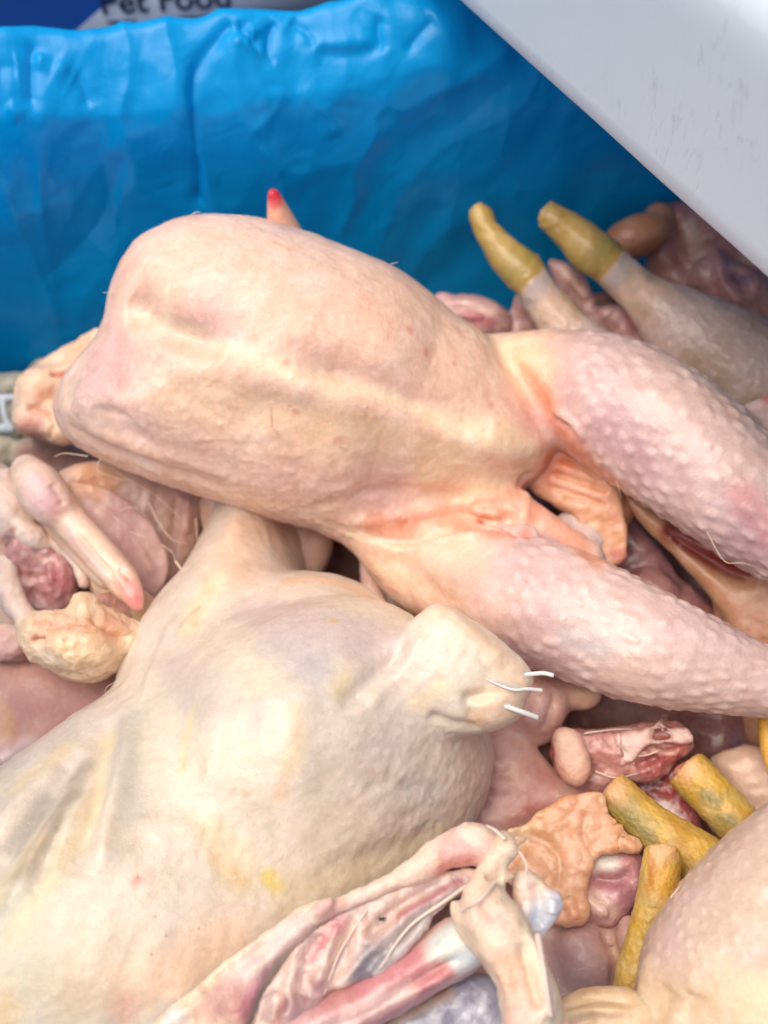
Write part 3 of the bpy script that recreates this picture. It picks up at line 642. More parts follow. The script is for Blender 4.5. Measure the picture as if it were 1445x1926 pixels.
# --- pale chicken at the lower left, seen from its tail end
def lower_chicken():
    r = root('whole_chicken', 'large pale cream chicken at the lower left with two cut white quills on its tail', 'chicken', P(430, 1600, .03))
    f = Flesh()
    f.slab([(430, 930), (520, 930), (550, 1020), (570, 1115), (620, 1155), (690, 1188), (735, 1228), (766, 1262), (806, 1285), (880, 1330), (925, 1405), (926, 1465), (905, 1525), (870, 1585), (800, 1660), (700, 1760), (600, 1860), (480, 1960), (380, 2050), (-200, 2050), (-200, 1640), (-60, 1530), (0, 1488), (80, 1428), (160, 1370), (214, 1335), (226, 1290), (250, 1232), (290, 1170), (332, 1120), (372, 1055), (400, 990)],
           (430, 1500, .100), 190, 205, 120, sm=3, n=(0, .05, 1))
    f.ell(560, 1400, .120, 330, 250, -35, 250, k=60); f.ell(605, 1185, .118, 158, 108, 14, 165, k=14); f.ell(230, 1700, .105, 420, 250, -38, 250, k=60)
    f.tube([(450, 1150, .105, 90), (485, 1050, .09, 90), (515, 950, .080, 90)], k=30)
    f.slab([(745, 1215), (765, 1190), (785, 1163), (815, 1133), (850, 1140), (900, 1170), (945, 1205), (1000, 1256), (1004, 1290), (985, 1318), (960, 1350), (925, 1366), (893, 1360), (840, 1345), (780, 1290)], (885, 1260, .163), 55, 50, 70, k=50, sm=4)
    f.ell(850, 1280, .160, 105, 66, 30, 62, k=60); f.ell(950, 1335, .155, 40, 32, -20, 40, k=8)
    s = f.mesh(.0024, 1, 4)
    s.folds([([(768, 1190), (735, 1235), (690, 1280), (640, 1330)], 18, -2.6), ([(790, 1190), (740, 1260), (690, 1320)], 18, 1.2),
             ([(895, 1362), (880, 1340), (895, 1318), (960, 1300)], 10, -2.2), ([(930, 1270), (905, 1300), (860, 1320)], 14, -1.8), ([(830, 1150), (890, 1190), (960, 1245)], 20, 2), ([(900, 1375), (850, 1370), (800, 1350)], 14, -2.4),
             ([(215, 1335), (190, 1430), (170, 1520), (130, 1640)], 24, -4.4), ([(235, 1310), (225, 1420), (205, 1540), (190, 1640)], 24, 3.2), ([(150, 1400), (100, 1480), (30, 1580), (-20, 1660)], 24, -3), ([(190, 1400), (130, 1500), (60, 1620), (0, 1720)], 22, 2.4), ([(110, 1430), (40, 1500), (-20, 1560)], 22, 2),
             ([(160, 1440), (110, 1550), (60, 1660)], 12, -3), ([(340, 1250), (330, 1400), (345, 1550)], 34, -1.0), ([(470, 1230), (460, 1350), (470, 1480)], 30, -.9), ([(560, 1270), (550, 1400), (580, 1500)], 30, .8), ([(400, 1260), (395, 1380), (400, 1500)], 34, .9), ([(640, 1280), (620, 1380), (640, 1480)], 30, -.7),
             ([(380, 1060), (400, 1110), (360, 1170)], 16, -2), ([(330, 1150), (300, 1230), (270, 1310)], 18, 2.5), ([(700, 1400), (760, 1420), (830, 1440)], 16, -.5), ([(680, 1460), (760, 1480), (850, 1480)], 14, -.5), ([(600, 1650), (720, 1610), (840, 1560)], 22, -1.2)])
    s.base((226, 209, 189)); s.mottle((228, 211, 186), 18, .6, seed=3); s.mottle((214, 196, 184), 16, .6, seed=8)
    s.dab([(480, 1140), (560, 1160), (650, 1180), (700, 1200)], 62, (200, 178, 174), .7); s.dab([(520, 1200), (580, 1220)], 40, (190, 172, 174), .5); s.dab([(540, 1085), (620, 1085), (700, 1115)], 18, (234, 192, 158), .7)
    s.dab([(330, 1250), (370, 1300), (400, 1320)], 42, (200, 180, 174), .5); s.dab([(480, 1320), (470, 1370)], 18, (196, 182, 180), .4); s.dab([(590, 1250)], 40, (186, 178, 186), .45)
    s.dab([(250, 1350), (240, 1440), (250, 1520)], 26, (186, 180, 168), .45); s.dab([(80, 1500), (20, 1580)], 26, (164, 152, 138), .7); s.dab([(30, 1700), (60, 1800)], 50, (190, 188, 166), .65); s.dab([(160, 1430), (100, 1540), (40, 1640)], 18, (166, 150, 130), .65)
    s.dab([(120, 1400), (30, 1480)], 22, (232, 208, 164), .6); s.dab([(200, 1380), (170, 1500), (90, 1650), (20, 1750)], 20, (232, 210, 164), .5); s.dab([(60, 1580), (0, 1680)], 20, (234, 210, 166), .45)
    s.dab([(405, 1560), (440, 1600), (460, 1640)], 30, (228, 208, 156), .45); s.dab([(360, 1330), (345, 1380), (340, 1440)], 10, (226, 206, 144), .4); s.dab([(550, 1330), (560, 1380), (540, 1440)], 16, (234, 204, 160), .5); s.dab([(412, 1612), (440, 1630), (452, 1650)], 14, (224, 186, 136), .45); s.dab([(510, 1645), (525, 1660)], 13, (230, 206, 80), .7)
    s.dab([(535, 1490)], 16, (238, 198, 160), .6); s.dab([(262, 1652)], 12, (222, 150, 140), .7); s.dab([(262, 1645)], 4, (206, 110, 104), .7); s.dab([(632, 1163)], 8, (206, 176, 90), .6); s.dab([(820, 1300), (790, 1330)], 20, (234, 216, 176), .5); s.dab([(650, 1270), (640, 1290)], 16, (232, 212, 156), .35)
    s.dab([(780, 1480), (830, 1490)], 30, (206, 196, 186), .6); s.dab([(900, 1430), (890, 1500), (850, 1570)], 28, (222, 196, 170), .6); s.dab([(560, 1690), (700, 1640), (820, 1580)], 36, (230, 210, 172), .6)
    s.dab([(260, 1860), (330, 1820), (430, 1760)], 40, (236, 200, 168), .7); s.dab([(240, 1890)], 30, (228, 176, 160), .6); s.dab([(0, 1900)], 40, (230, 200, 144), .6); s.dab([(150, 1860)], 60, (226, 204, 172), .6)
    s.dab([(840, 1145), (920, 1200), (985, 1260)], 34, (242, 210, 180), .7); s.dab([(930, 1330), (960, 1320)], 40, (238, 200, 164), .7); s.dab([(880, 1350), (905, 1365)], 12, (206, 160, 126), .6)
    s.dab([(440, 1050), (480, 1000), (560, 990)], 60, (232, 196, 168), .7); s.dab([(400, 1080), (350, 1180)], 22, (240, 218, 176), .6)
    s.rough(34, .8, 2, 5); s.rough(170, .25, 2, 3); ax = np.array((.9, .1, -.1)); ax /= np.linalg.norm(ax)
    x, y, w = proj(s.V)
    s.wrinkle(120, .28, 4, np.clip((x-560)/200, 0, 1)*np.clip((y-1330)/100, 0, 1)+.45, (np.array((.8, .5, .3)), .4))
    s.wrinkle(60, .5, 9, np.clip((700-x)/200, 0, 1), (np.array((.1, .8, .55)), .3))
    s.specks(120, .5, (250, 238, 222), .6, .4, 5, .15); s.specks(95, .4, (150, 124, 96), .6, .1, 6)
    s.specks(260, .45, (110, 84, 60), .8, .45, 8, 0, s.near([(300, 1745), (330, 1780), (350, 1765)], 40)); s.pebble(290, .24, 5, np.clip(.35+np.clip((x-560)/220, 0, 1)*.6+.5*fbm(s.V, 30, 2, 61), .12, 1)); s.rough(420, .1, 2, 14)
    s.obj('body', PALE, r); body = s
    body.hairs([([(985, 1268, -2), (1015, 1267, 1), (1037, 1271, 1)], (1.0, .85)), ([(945, 1326, -2), (975, 1335, 2), (999, 1341, 3)], (1.15, 1.0))], 'cut_quill', QUILL, r)
    body.hairs([([(912, 1276, .3), (940, 1288, .8), (965, 1297, 1), (990, 1295, 1), (1014, 1297, 1)], (.3, .9))], 'small_feather', QUILL, r)
    body.hairs([([(918+50*k/9, 1279+17*k/9, .6), (932+50*k/9, 1278+17*k/9, .9), (948+50*k/9, 1280+17*k/9, .8)], (.12, .03)) for k in range(9)], 'barb', QUILL, r)
    body.hairs([([(224, 1285, 0), (214, 1305, 1), (222, 1320, 1), (210, 1338, 2)], (.2, .06)), ([(226, 1280, 0), (205, 1300, 2), (206, 1325, 2)], (.16, .05)), ([(375, 1140, .2), (350, 1160, .5), (335, 1180, .5)], (.22, .08)), ([(380, 1100, 0), (372, 1112, 1)], (.15, .05))], 'bristle', HAIR, r)
lower_chicken()

# --- chicken at the left edge: wing with a red tip, torn skin, cut neck
def left_chicken():
    r = root('whole_chicken', 'chicken at the left edge with a folded pink tipped wing and cut pink neck', 'chicken', P(120, 1060, .05))
    f = Flesh()
    f.slab([(100, 900), (170, 868), (260, 885), (340, 915), (385, 935), (380, 985), (368, 1040), (340, 1090), (318, 1140), (280, 1180), (230, 1130), (180, 1050), (120, 970)], (250, 1000, .098), 34, 30, 60, sm=4)
    f.tube([(130, 1010, .102, 30), (200, 1090, .104, 34), (270, 1150, .104, 32), (320, 1170, .10, 26)], k=16)
    s = f.mesh(.0018, 1, 2)
    s.folds([([(150, 900), (200, 990), (260, 1060)], 10, -2), ([(290, 900), (280, 980), (300, 1060)], 14, 2), ([(340, 930), (335, 1000), (330, 1080)], 10, -2.5), ([(360, 930), (355, 1010)], 9, 2.5), ([(230, 940), (270, 1010), (310, 1090)], 10, 2), ([(200, 930), (240, 1000)], 12, -2), ([(150, 1020), (210, 1090), (270, 1140)], 8, 1.6), ([(120, 1010), (190, 1080), (240, 1130)], 7, -1.6)])
    s.base((214, 176, 160)); s.dab([(170, 890), (200, 930)], 44, (230, 176, 136), .85); s.dab([(200, 990), (260, 1070), (300, 1110)], 34, (200, 164, 158), .8); s.dab([(260, 930), (300, 1000), (320, 1060)], 34, (216, 184, 172), .8); s.dab([(350, 940), (355, 1020)], 16, (206, 160, 150), .8)
    s.dab([(120, 1010), (200, 1100), (280, 1150)], 28, (234, 200, 160), .9); s.rough(120, .6, 3, 4); s.wrinkle(110, .6, 5); s.obj('body', SKIN, r)
    f = Flesh()
    f.tube([(52, 885, .135, 30), (72, 915, .137, 44), (95, 945, .135, 42), (112, 968, .130, 26)], k=8); f.tube([(90, 930, .128, 34), (140, 990, .127, 32), (185, 1040, .127, 33), (220, 1078, .127, 32), (238, 1105, .126, 26)], k=14)
    f.tube([(110, 980, .120, 26), (150, 1035, .116, 24), (200, 1090, .114, 20)], k=14)
    f.slab([(50, 890), (100, 890), (150, 950), (200, 1020), (250, 1085), (262, 1130), (225, 1120), (170, 1070), (100, 1010), (70, 960)], (150, 1010, .117), 20, 20, k=16, sm=4)
    f.tube([(236, 1090, .128, 25), (248, 1115, .127, 22), (256, 1132, .126, 16), (262, 1140, .125, 10)], k=8)
    s = f.mesh(.0013, 1, 2); s.folds([([(115, 965), (160, 1020), (210, 1085)], 9, -2), ([(100, 900), (130, 950)], 10, -1.5), ([(225, 1060), (250, 1085)], 6, -1.4)])
    s.base((240, 206, 184)); s.dab([(70, 905), (95, 945)], 34, (226, 184, 186), .8); s.dab([(112, 962)], 18, (232, 170, 162), .6); s.dab([(140, 990), (200, 1060)], 18, (246, 222, 192), .7); s.dab([(240, 1095), (262, 1145)], 26, (236, 158, 150), .85); s.dab([(255, 1125)], 14, (228, 126, 126), .6); s.dab([(120, 1000), (180, 1070)], 14, (220, 184, 178), .6)
    s.rough(160, .5, 3, 2); s.pimples([(60, 890, .135), (110, 970, .13)], 4, .2, .8, 1); s.obj('wing', SKIN, r)
    f = Flesh(); f.slab([(95, 925), (150, 905), (220, 930), (290, 990), (318, 1060), (300, 1120), (262, 1140), (225, 1085), (160, 1010)], (210, 1020, .113), 7, 7, sm=4, k=6)
    s = f.mesh(.0012, 1, 2, rag=1.5); s.folds([([(130, 930), (200, 1000), (270, 1080)], 10, 2), ([(170, 930), (240, 990), (300, 1060)], 9, -1.6), ([(220, 960), (270, 1020), (300, 1090)], 8, 1.5)]); s.base((212, 176, 168)); s.mottle((194, 150, 148), 40, .6); s.dab([(110, 925), (190, 920)], 22, (226, 180, 146), .8); s.rough(140, .4); s.wrinkle(90, .4, 3); s.obj('wing_web', SKIN, r)
    # ragged fat and skin at the neck end
    f = Flesh()
    f.slab([(-60, 890), (20, 880), (45, 930), (90, 990), (140, 1060), (120, 1075), (70, 1020), (30, 1010), (15, 1060), (25, 1130), (60, 1180), (45, 1250), (-60, 1260)], (20, 1040, .105), 28, 34, 50, sm=4)
    f.tube([(45, 1010, .112, 20), (100, 1015, .113, 18), (145, 1060, .112, 15), (160, 1100, .108, 12)], k=8).tube([(15, 1060, .112, 20), (20, 1120, .112, 24), (60, 1170, .112, 22)], k=10).tube([(-30, 930, .118, 30), (30, 945, .120, 26), (55, 990, .116, 20)], k=8)
    f.ell(20, 970, .12, 45, 40, 30, 40).ell(60, 1010, .118, 40, 24, 40, 26).ell(10, 1210, .115, 45, 36, 0, 36).ell(0, 900, .12, 30, 30)
    s = f.mesh(.0016, 1, 2, rag=2.2); s.base((240, 214, 198)); s.mottle((230, 186, 170), 40, .6); s.dab([(10, 1215), (40, 1235)], 26, (236, 188, 182), .8); s.dab([(15, 1000)], 10, (200, 110, 100), .7); s.rough(110, 1.4, 3, 8); s.rough(300, .4, 2, 3); s.obj('neck_skin', FAT, r)
    f = Flesh(); f.slab([(5, 1040), (40, 1008), (90, 1020), (135, 1045), (152, 1082), (146, 1122), (115, 1152), (75, 1170), (35, 1140), (10, 1095)], (80, 1090, .104), 18, 20, sm=4).ell(112, 1090, .104, 30, 44, 0, 22).ell(50, 1070, .103, 50, 40, 20, 18)
    s = f.mesh(.0014, 1, 1, rag=3.2); s.folds([([(20, 1075), (60, 1085), (90, 1070)], 8, -2), ([(60, 1120), (95, 1130)], 8, -2), ([(90, 1050), (95, 1110)], 7, 1.5)]); s.base((196, 140, 138)); s.dab([(110, 1080), (135, 1100)], 24, (200, 112, 116), .6); s.dab([(20, 1085), (60, 1090)], 11, (236, 206, 200), .9); s.dab([(50, 1040), (95, 1045)], 6, (232, 190, 182), .7); s.dab([(60, 1140), (100, 1150)], 20, (200, 164, 160), .8)
    s.dab([(75, 1028)], 8, (40, 34, 40), .9); s.dab([(107, 1083)], 4, (80, 40, 44), .9); s.mottle((226, 180, 172), 90, .5); s.rough(90, 1.6, 3, 5); s.rough(260, .6, 2, 3); s.specks(160, .8, (240, 220, 214), .7, .4, 4, .4); s.obj('neck_meat', MEAT, r)
    for a, b in (([(230, 895, .128), (290, 930, .126), (340, 975, .122)], (.25, .1)), ([(280, 945, .124), (300, 985, .122), (325, 1015, .12), (352, 1022, .12)], (.3, .1)), ([(225, 960, .126), (255, 955, .128), (285, 985, .124)], (.22, .06)), ([(330, 1055, .118), (342, 1072, .116), (345, 1080, .116)], (.6, .3)), ([(368, 975, .12), (372, 1020, .118)], (.3, .1)), ([(245, 1000, .124), (275, 1012, .122)], (.2, .06)), ([(305, 1025, .12), (325, 1040, .12), (330, 1060, .118)], (.2, .06)), ([(210, 880, .128), (240, 900, .13), (280, 905, .127)], (.2, .06))):
        hair(a, b, 'bristle', HAIR, r)
left_chicken()

# --- loose bits at the left
def lump():
    f = Flesh(); f.slab([(32, 1195), (48, 1162), (90, 1148), (125, 1146), (145, 1115), (172, 1118), (200, 1140), (250, 1165), (290, 1178), (275, 1215), (245, 1248), (200, 1275), (160, 1282), (110, 1268), (65, 1245), (42, 1222)], (150, 1205, .125), 44, 48, sm=4)
    f.ell(150, 1215, .130, 70, 46, 5, 50).ell(65, 1185, .128, 34, 34, 0, 34, k=6).ell(158, 1135, .124, 26, 22, 20, 26)
    s = f.mesh(.0014, 1, 2, rag=2.2); s.folds([([(55, 1215), (70, 1198), (72, 1190)], 7, -3), ([(170, 1160), (215, 1185), (285, 1188)], 8, -2.6), ([(110, 1160), (170, 1165), (230, 1200)], 10, 1.6), ([(120, 1190), (130, 1240)], 9, -1.4)])
    s.base((242, 208, 172)); s.dab([(90, 1170), (160, 1175), (210, 1180)], 24, (232, 174, 142), .8); s.dab([(60, 1205)], 8, (206, 120, 104), .8); s.dab([(80, 1235), (110, 1255)], 18, (246, 224, 206), .7); s.dab([(150, 1230)], 40, (246, 216, 172), .6); s.dab([(205, 1150), (250, 1170)], 16, (214, 160, 134), .7)
    s.wrinkle(120, .9, 5); s.rough(200, .7, 3, 2)
    r = root('skin_piece', 'wrinkled peach lump of loose neck skin below the pink wing tip', 'skin', P(150, 1230, .11)); s.obj('skin_lump', FAT, r)
    f = Flesh(); f.ell(212, 1140, .108, 40, 30, 20, 34).ell(248, 1152, .104, 30, 24, 10, 26).ell(200, 1120, .102, 30, 26)
    s = f.mesh(.0015, 1, 1, rag=3.2); s.base((206, 156, 142)); s.mottle((180, 110, 104), 70, .6); s.rough(120, 1.0); s.obj('meat_scrap', MEAT, r)
lump()
def mauve_chicken():
    f = Flesh(); f.slab([(-80, 1250), (60, 1255), (200, 1270), (240, 1280), (260, 1330), (220, 1370), (120, 1420), (20, 1480), (-80, 1520)], (80, 1350, .085), 70, 60, sm=4).ell(60, 1310, .09, 160, 60, -8, 60, k=30).ell(10, 1425, .09, 50, 26, -25, 34, k=8)
    s = f.mesh(.002, 1, 3); s.base((206, 162, 152)); s.dab([(60, 1330), (160, 1330)], 40, (190, 144, 140), .7); s.dab([(20, 1420), (60, 1400)], 22, (222, 206, 206), .8); s.dab([(0, 1330), (20, 1370)], 20, (222, 176, 140), .7); s.rough(60, .8); s.specks(90, .6, (230, 200, 186), .6, .3)
    r = root('whole_chicken', 'smooth mauve skinned chicken wedged under the wrinkled skin lump at the left', 'chicken', P(60, 1360, .04)); s.obj('body', SKIN, r)
mauve_chicken()
def far_left():
    f = Flesh(); f.slab([(-70, 740), (-20, 700), (40, 700), (80, 690), (110, 680), (120, 720), (60, 760), (30, 900), (-20, 930), (-70, 930)], (30, 760, .085), 34, 34, sm=4).ell(20, 725, .095, 44, 26, -15, 30).ell(90, 690, .085, 40, 22, -15, 30).ell(0, 850, .095, 40, 40, 0, 36).ell(15, 905, .1, 36, 30)
    f.slab([(30, 830), (80, 815), (150, 840), (180, 880), (120, 900), (60, 890), (20, 870)], (100, 860, .09), 26, 30, sm=4)
    s = f.mesh(.0018, 1, 2, rag=2.2); s.base((206, 196, 172)); s.dab([(60, 850), (150, 865)], 40, (176, 130, 120), .95); s.mottle((180, 176, 150), 60, .5); s.dab([(10, 890)], 30, (222, 206, 190), .8); s.rough(130, 1.2, 3, 5)
    r = root('chicken_piece', 'greyish scrap of chicken against the blue liner at the far left', 'chicken piece', P(40, 850, .06)); s.obj('scrap', FAT, r)
    hoops = root('plastic_clip', 'small white plastic clip with a looped handle lying by the liner at the left edge', 'clip', P(5, 790, .10))
    f = Flesh(); f.tube([(-40, 752, .118, 9), (0, 750, .118, 9), (34, 748, .116, 8)], k=4).tube([(6, 752, .118, 7), (8, 775, .114, 7), (14, 795, .110, 7), (22, 806, .108, 7)], k=4).tube([(-30, 806, .108, 9), (20, 806, .107, 9)], k=4)
    s = f.mesh(.001, 1, 1); s.base((226, 232, 236)); s.obj('loop', plain_mat('clip_plastic', (216, 226, 232), .35), hoops)
far_left()

# --- cut open carcass along the bottom
def carcass():
    r = root('chicken_carcass', 'cut open carcass at the bottom with mauve membrane, pink bone and a cream neck stump', 'carcass', P(650, 1850, .12))
    z = .176
    f = Flesh()
    f.slab([(215, 1990), (300, 1905), (380, 1838), (450, 1782), (520, 1735), (590, 1695), (640, 1698), (600, 1740), (540, 1790), (500, 1850), (470, 1930), (455, 2000)], (420, 1850, z-.008), 18, 20, 30, sm=4)
    s = f.mesh(.0014, 1, 2, rag=2.2); s.folds([([(330, 1900), (420, 1820), (520, 1760)], 12, -2.5), ([(300, 1930), (390, 1850)], 12, 2), ([(470, 1830), (530, 1770), (600, 1720)], 8, 2)])
    s.base((240, 214, 182)); s.dab([(430, 1860), (500, 1790), (580, 1730)], 22, (236, 204, 196), .8); s.dab([(400, 1890), (460, 1870), (450, 1930)], 28, (206, 150, 142), .8); s.dab([(470, 1900), (520, 1830)], 12, (206, 130, 146), .7); s.dab([(330, 1910)], 18, (246, 236, 226), .8); s.rough(120, .8, 3, 4); s.rough(320, .3, 2, 4); s.obj('cut_skin_edge', FAT, r)
    f = Flesh()
    f.slab([(455, 2000), (470, 1910), (505, 1835), (560, 1775), (610, 1730), (680, 1690), (780, 1655), (870, 1625), (918, 1645), (880, 1680), (830, 1715), (795, 1750), (755, 1800), (710, 1840), (660, 1860), (610, 1880), (560, 2000)], (650, 1790, z-.010), 12, 9, 12, sm=4)
    s = f.mesh(.0013, 1, 2, rag=1.6)
    s.folds([([(600, 1745), (575, 1800), (560, 1870)], 11, -1.6), ([(640, 1730), (620, 1790), (600, 1860)], 9, 1.4), ([(670, 1710), (650, 1780), (625, 1850)], 9, -1.4), ([(560, 1790), (540, 1860), (530, 1920)], 10, 1.6), ([(880, 1655), (780, 1710), (700, 1780), (650, 1850)], 10, 1.4), ([(850, 1650), (750, 1700), (680, 1760)], 7, -2), ([(820, 1720), (760, 1780), (700, 1835)], 7, 2.5), ([(520, 1860), (500, 1920)], 10, -1.6)])
    s.base((222, 190, 176)); s.mottle((200, 160, 152), 40, .6); s.dab([(700, 1800), (690, 1830)], 30, (112, 108, 118), .9); s.dab([(860, 1660), (790, 1720), (740, 1780)], 22, (160, 150, 150), .8); s.dab([(870, 1650), (810, 1680), (750, 1715)], 7, (180, 100, 104), .7); s.dab([(640, 1720), (590, 1790)], 12, (206, 130, 136), .7); s.dab([(520, 1900), (540, 1880)], 12, (120, 60, 66), .7); s.dab([(830, 1705), (760, 1785), (715, 1836)], 7, (206, 190, 182), .8); s.dab([(600, 1850), (560, 1900)], 20, (160, 110, 116), .7)
    s.dab([(675, 1740)], 14, (232, 192, 172), .9); s.rough(140, .9, 3, 6); s.rough(340, .4, 2, 2); s.obj('membrane', GRIS, r)
    s.hairs([([(905, 1648, -.3), (840, 1690, .8), (770, 1745, .6), (715, 1820, .3)], (.9, .4)), ([(690, 1712, -.1), (640, 1790, .1), (610, 1870, -.2)], (.5, .2))], 'sinew', SINEW, r)
    f = Flesh(); f.tube([(590, 1725, z-.004, 14), (650, 1698, z-.004, 18), (720, 1668, z-.003, 20), (790, 1635, z-.002, 26), (840, 1605, z-.001, 38), (890, 1588, z, 44), (915, 1600, z, 40)], k=10).ell(612, 1702, z, 22, 10, -40, 12).ell(885, 1556, z+.002, 20, 13, 20, 14, k=5).ell(908, 1563, z+.002, 12, 10, 0, 12, k=4)
    s = f.mesh(.0012, 1, 2, rag=2.2); s.base((240, 208, 186)); s.dab([(860, 1590), (905, 1600)], 34, (226, 170, 162), .85); s.dab([(600, 1705), (640, 1705)], 16, (232, 180, 170), .8); s.dab([(840, 1640), (880, 1630)], 14, (222, 140, 130), .7); s.dab([(885, 1556)], 22, (244, 224, 206), .9); s.rough(140, .8, 3, 4); s.obj('rib_edge', FAT, r)
    f = Flesh(); f.tube([(480, 1985, z-.022, 52), (600, 1930, z-.02, 50), (700, 1880, z-.018, 48), (790, 1825, z-.016, 50), (860, 1780, z-.014, 54), (930, 1745, z-.012, 50)], k=8)
    s = f.mesh(.0014, 1, 2, rag=1.6); s.folds([([(560, 1960), (700, 1895), (800, 1840), (880, 1800)], 9, -2.5), ([(620, 1950), (740, 1890), (860, 1830)], 9, 2)])
    s.base((206, 150, 146)); s.dab([(680, 1850), (760, 1810), (815, 1775)], 24, (204, 124, 126), .75); s.dab([(720, 1900), (790, 1870), (840, 1835)], 18, (208, 136, 138), .7); s.dab([(600, 1940), (700, 1890), (780, 1860)], 16, (226, 190, 178), .8); s.dab([(855, 1770), (900, 1760)], 40, (216, 214, 190), .95); s.dab([(880, 1815), (905, 1800)], 24, (206, 212, 216), .85); s.dab([(820, 1765), (840, 1745)], 18, (206, 212, 206), .8); s.dab([(835, 1815), (850, 1838)], 10, (202, 116, 118), .7); s.rough(110, .7); s.obj('thigh_bone', GRIS, r)
    f = Flesh(); f.slab([(640, 2000), (700, 1940), (800, 1880), (900, 1830), (950, 1850), (970, 1920), (980, 2000)], (840, 1920, z-.028), 30, 26, sm=4)
    s = f.mesh(.0015, 1, 1, rag=1.6); s.base((150, 148, 162)); s.mottle((206, 206, 216), 110, .8, seed=3); s.mottle((108, 106, 122), 50, .6, seed=5); s.dab([(700, 1940), (840, 1860)], 10, (206, 176, 160), .7); s.rough(160, 1.0, 3, 3); s.obj('lung', GRIS, r)
    f = Flesh()
    f.tube([(950, 1575, z+.006, 18), (945, 1600, z+.006, 24), (920, 1640, z+.005, 26), (915, 1690, z+.004, 44), (940, 1750, z+.003, 60), (975, 1820, z+.001, 60), (995, 1890, z-.002, 62), (1000, 1990, z-.006, 62)], k=8)
    f.ell(962, 1590, z+.008, 20, 13, 40, 16, k=5).ell(950, 1570, z+.007, 11, 10, 0, 10, k=4).ell(952, 1650, z+.006, 28, 10, -10, 14, k=5); f.tube([(858, 1708, z, 16), (880, 1740, z-.002, 26), (920, 1790, z-.004, 26)], k=8)
    s = f.mesh(.0014, 1, 2, rag=2.2); s.folds([([(985, 1760), (1000, 1830), (1025, 1900)], 9, -2.6), ([(1000, 1750), (1018, 1830), (1035, 1920)], 8, 2), ([(900, 1690), (930, 1720)], 10, -1.4), ([(915, 1640), (950, 1648)], 7, -2), ([(930, 1820), (960, 1900)], 12, 1.4)])
    s.base((228, 202, 176)); s.dab([(945, 1810), (950, 1840)], 16, (238, 184, 150), .8); s.dab([(905, 1700), (930, 1720)], 22, (236, 206, 192), .7); s.dab([(970, 1900), (960, 1926)], 24, (232, 180, 164), .7); s.dab([(1000, 1760), (1025, 1850)], 12, (236, 218, 190), .8); s.dab([(955, 1600)], 24, (240, 220, 196), .8); s.rough(90, 1.0, 3, 4); s.rough(280, .35, 2, 2); s.obj('neck_stump', FAT, r)  # stump base toned down, light falloff near the front put into the colour
    s.hairs([([(975, 1600, .5), (985, 1630, 2), (975, 1655, 1)], (.5, .3)), ([(930, 1660, .5), (900, 1690, 2), (865, 1715, 1)], (.7, .3)), ([(1010, 1760, .3), (1022, 1830, .8), (1035, 1910, .4)], (1.2, .7)), ([(950, 1580, .3), (935, 1568, 2), (925, 1562, 3)], (.8, .3))], 'sinew', SINEW, r)
    f = Flesh(); f.slab([(960, 1660), (985, 1632), (1012, 1640), (1035, 1665), (1056, 1678), (1060, 1706), (1045, 1735), (1030, 1760), (1010, 1800), (985, 1800), (970, 1740)], (1010, 1710, z-.004), 24, 26, sm=4)
    s = f.mesh(.0012, 1, 1, rag=1.6); s.folds([([(1005, 1650), (1015, 1690), (1005, 1740)], 8, -2), ([(1040, 1680), (1045, 1720)], 8, 2)]); s.base((236, 208, 186)); s.dab([(1020, 1710), (1050, 1690)], 24, (216, 224, 236), .9); s.dab([(1010, 1735)], 14, (210, 218, 230), .8); s.dab([(985, 1650), (1000, 1670)], 16, (238, 212, 200), .7); s.rough(150, .8, 3, 3); s.obj('cartilage', GRIS, r)
carcass()

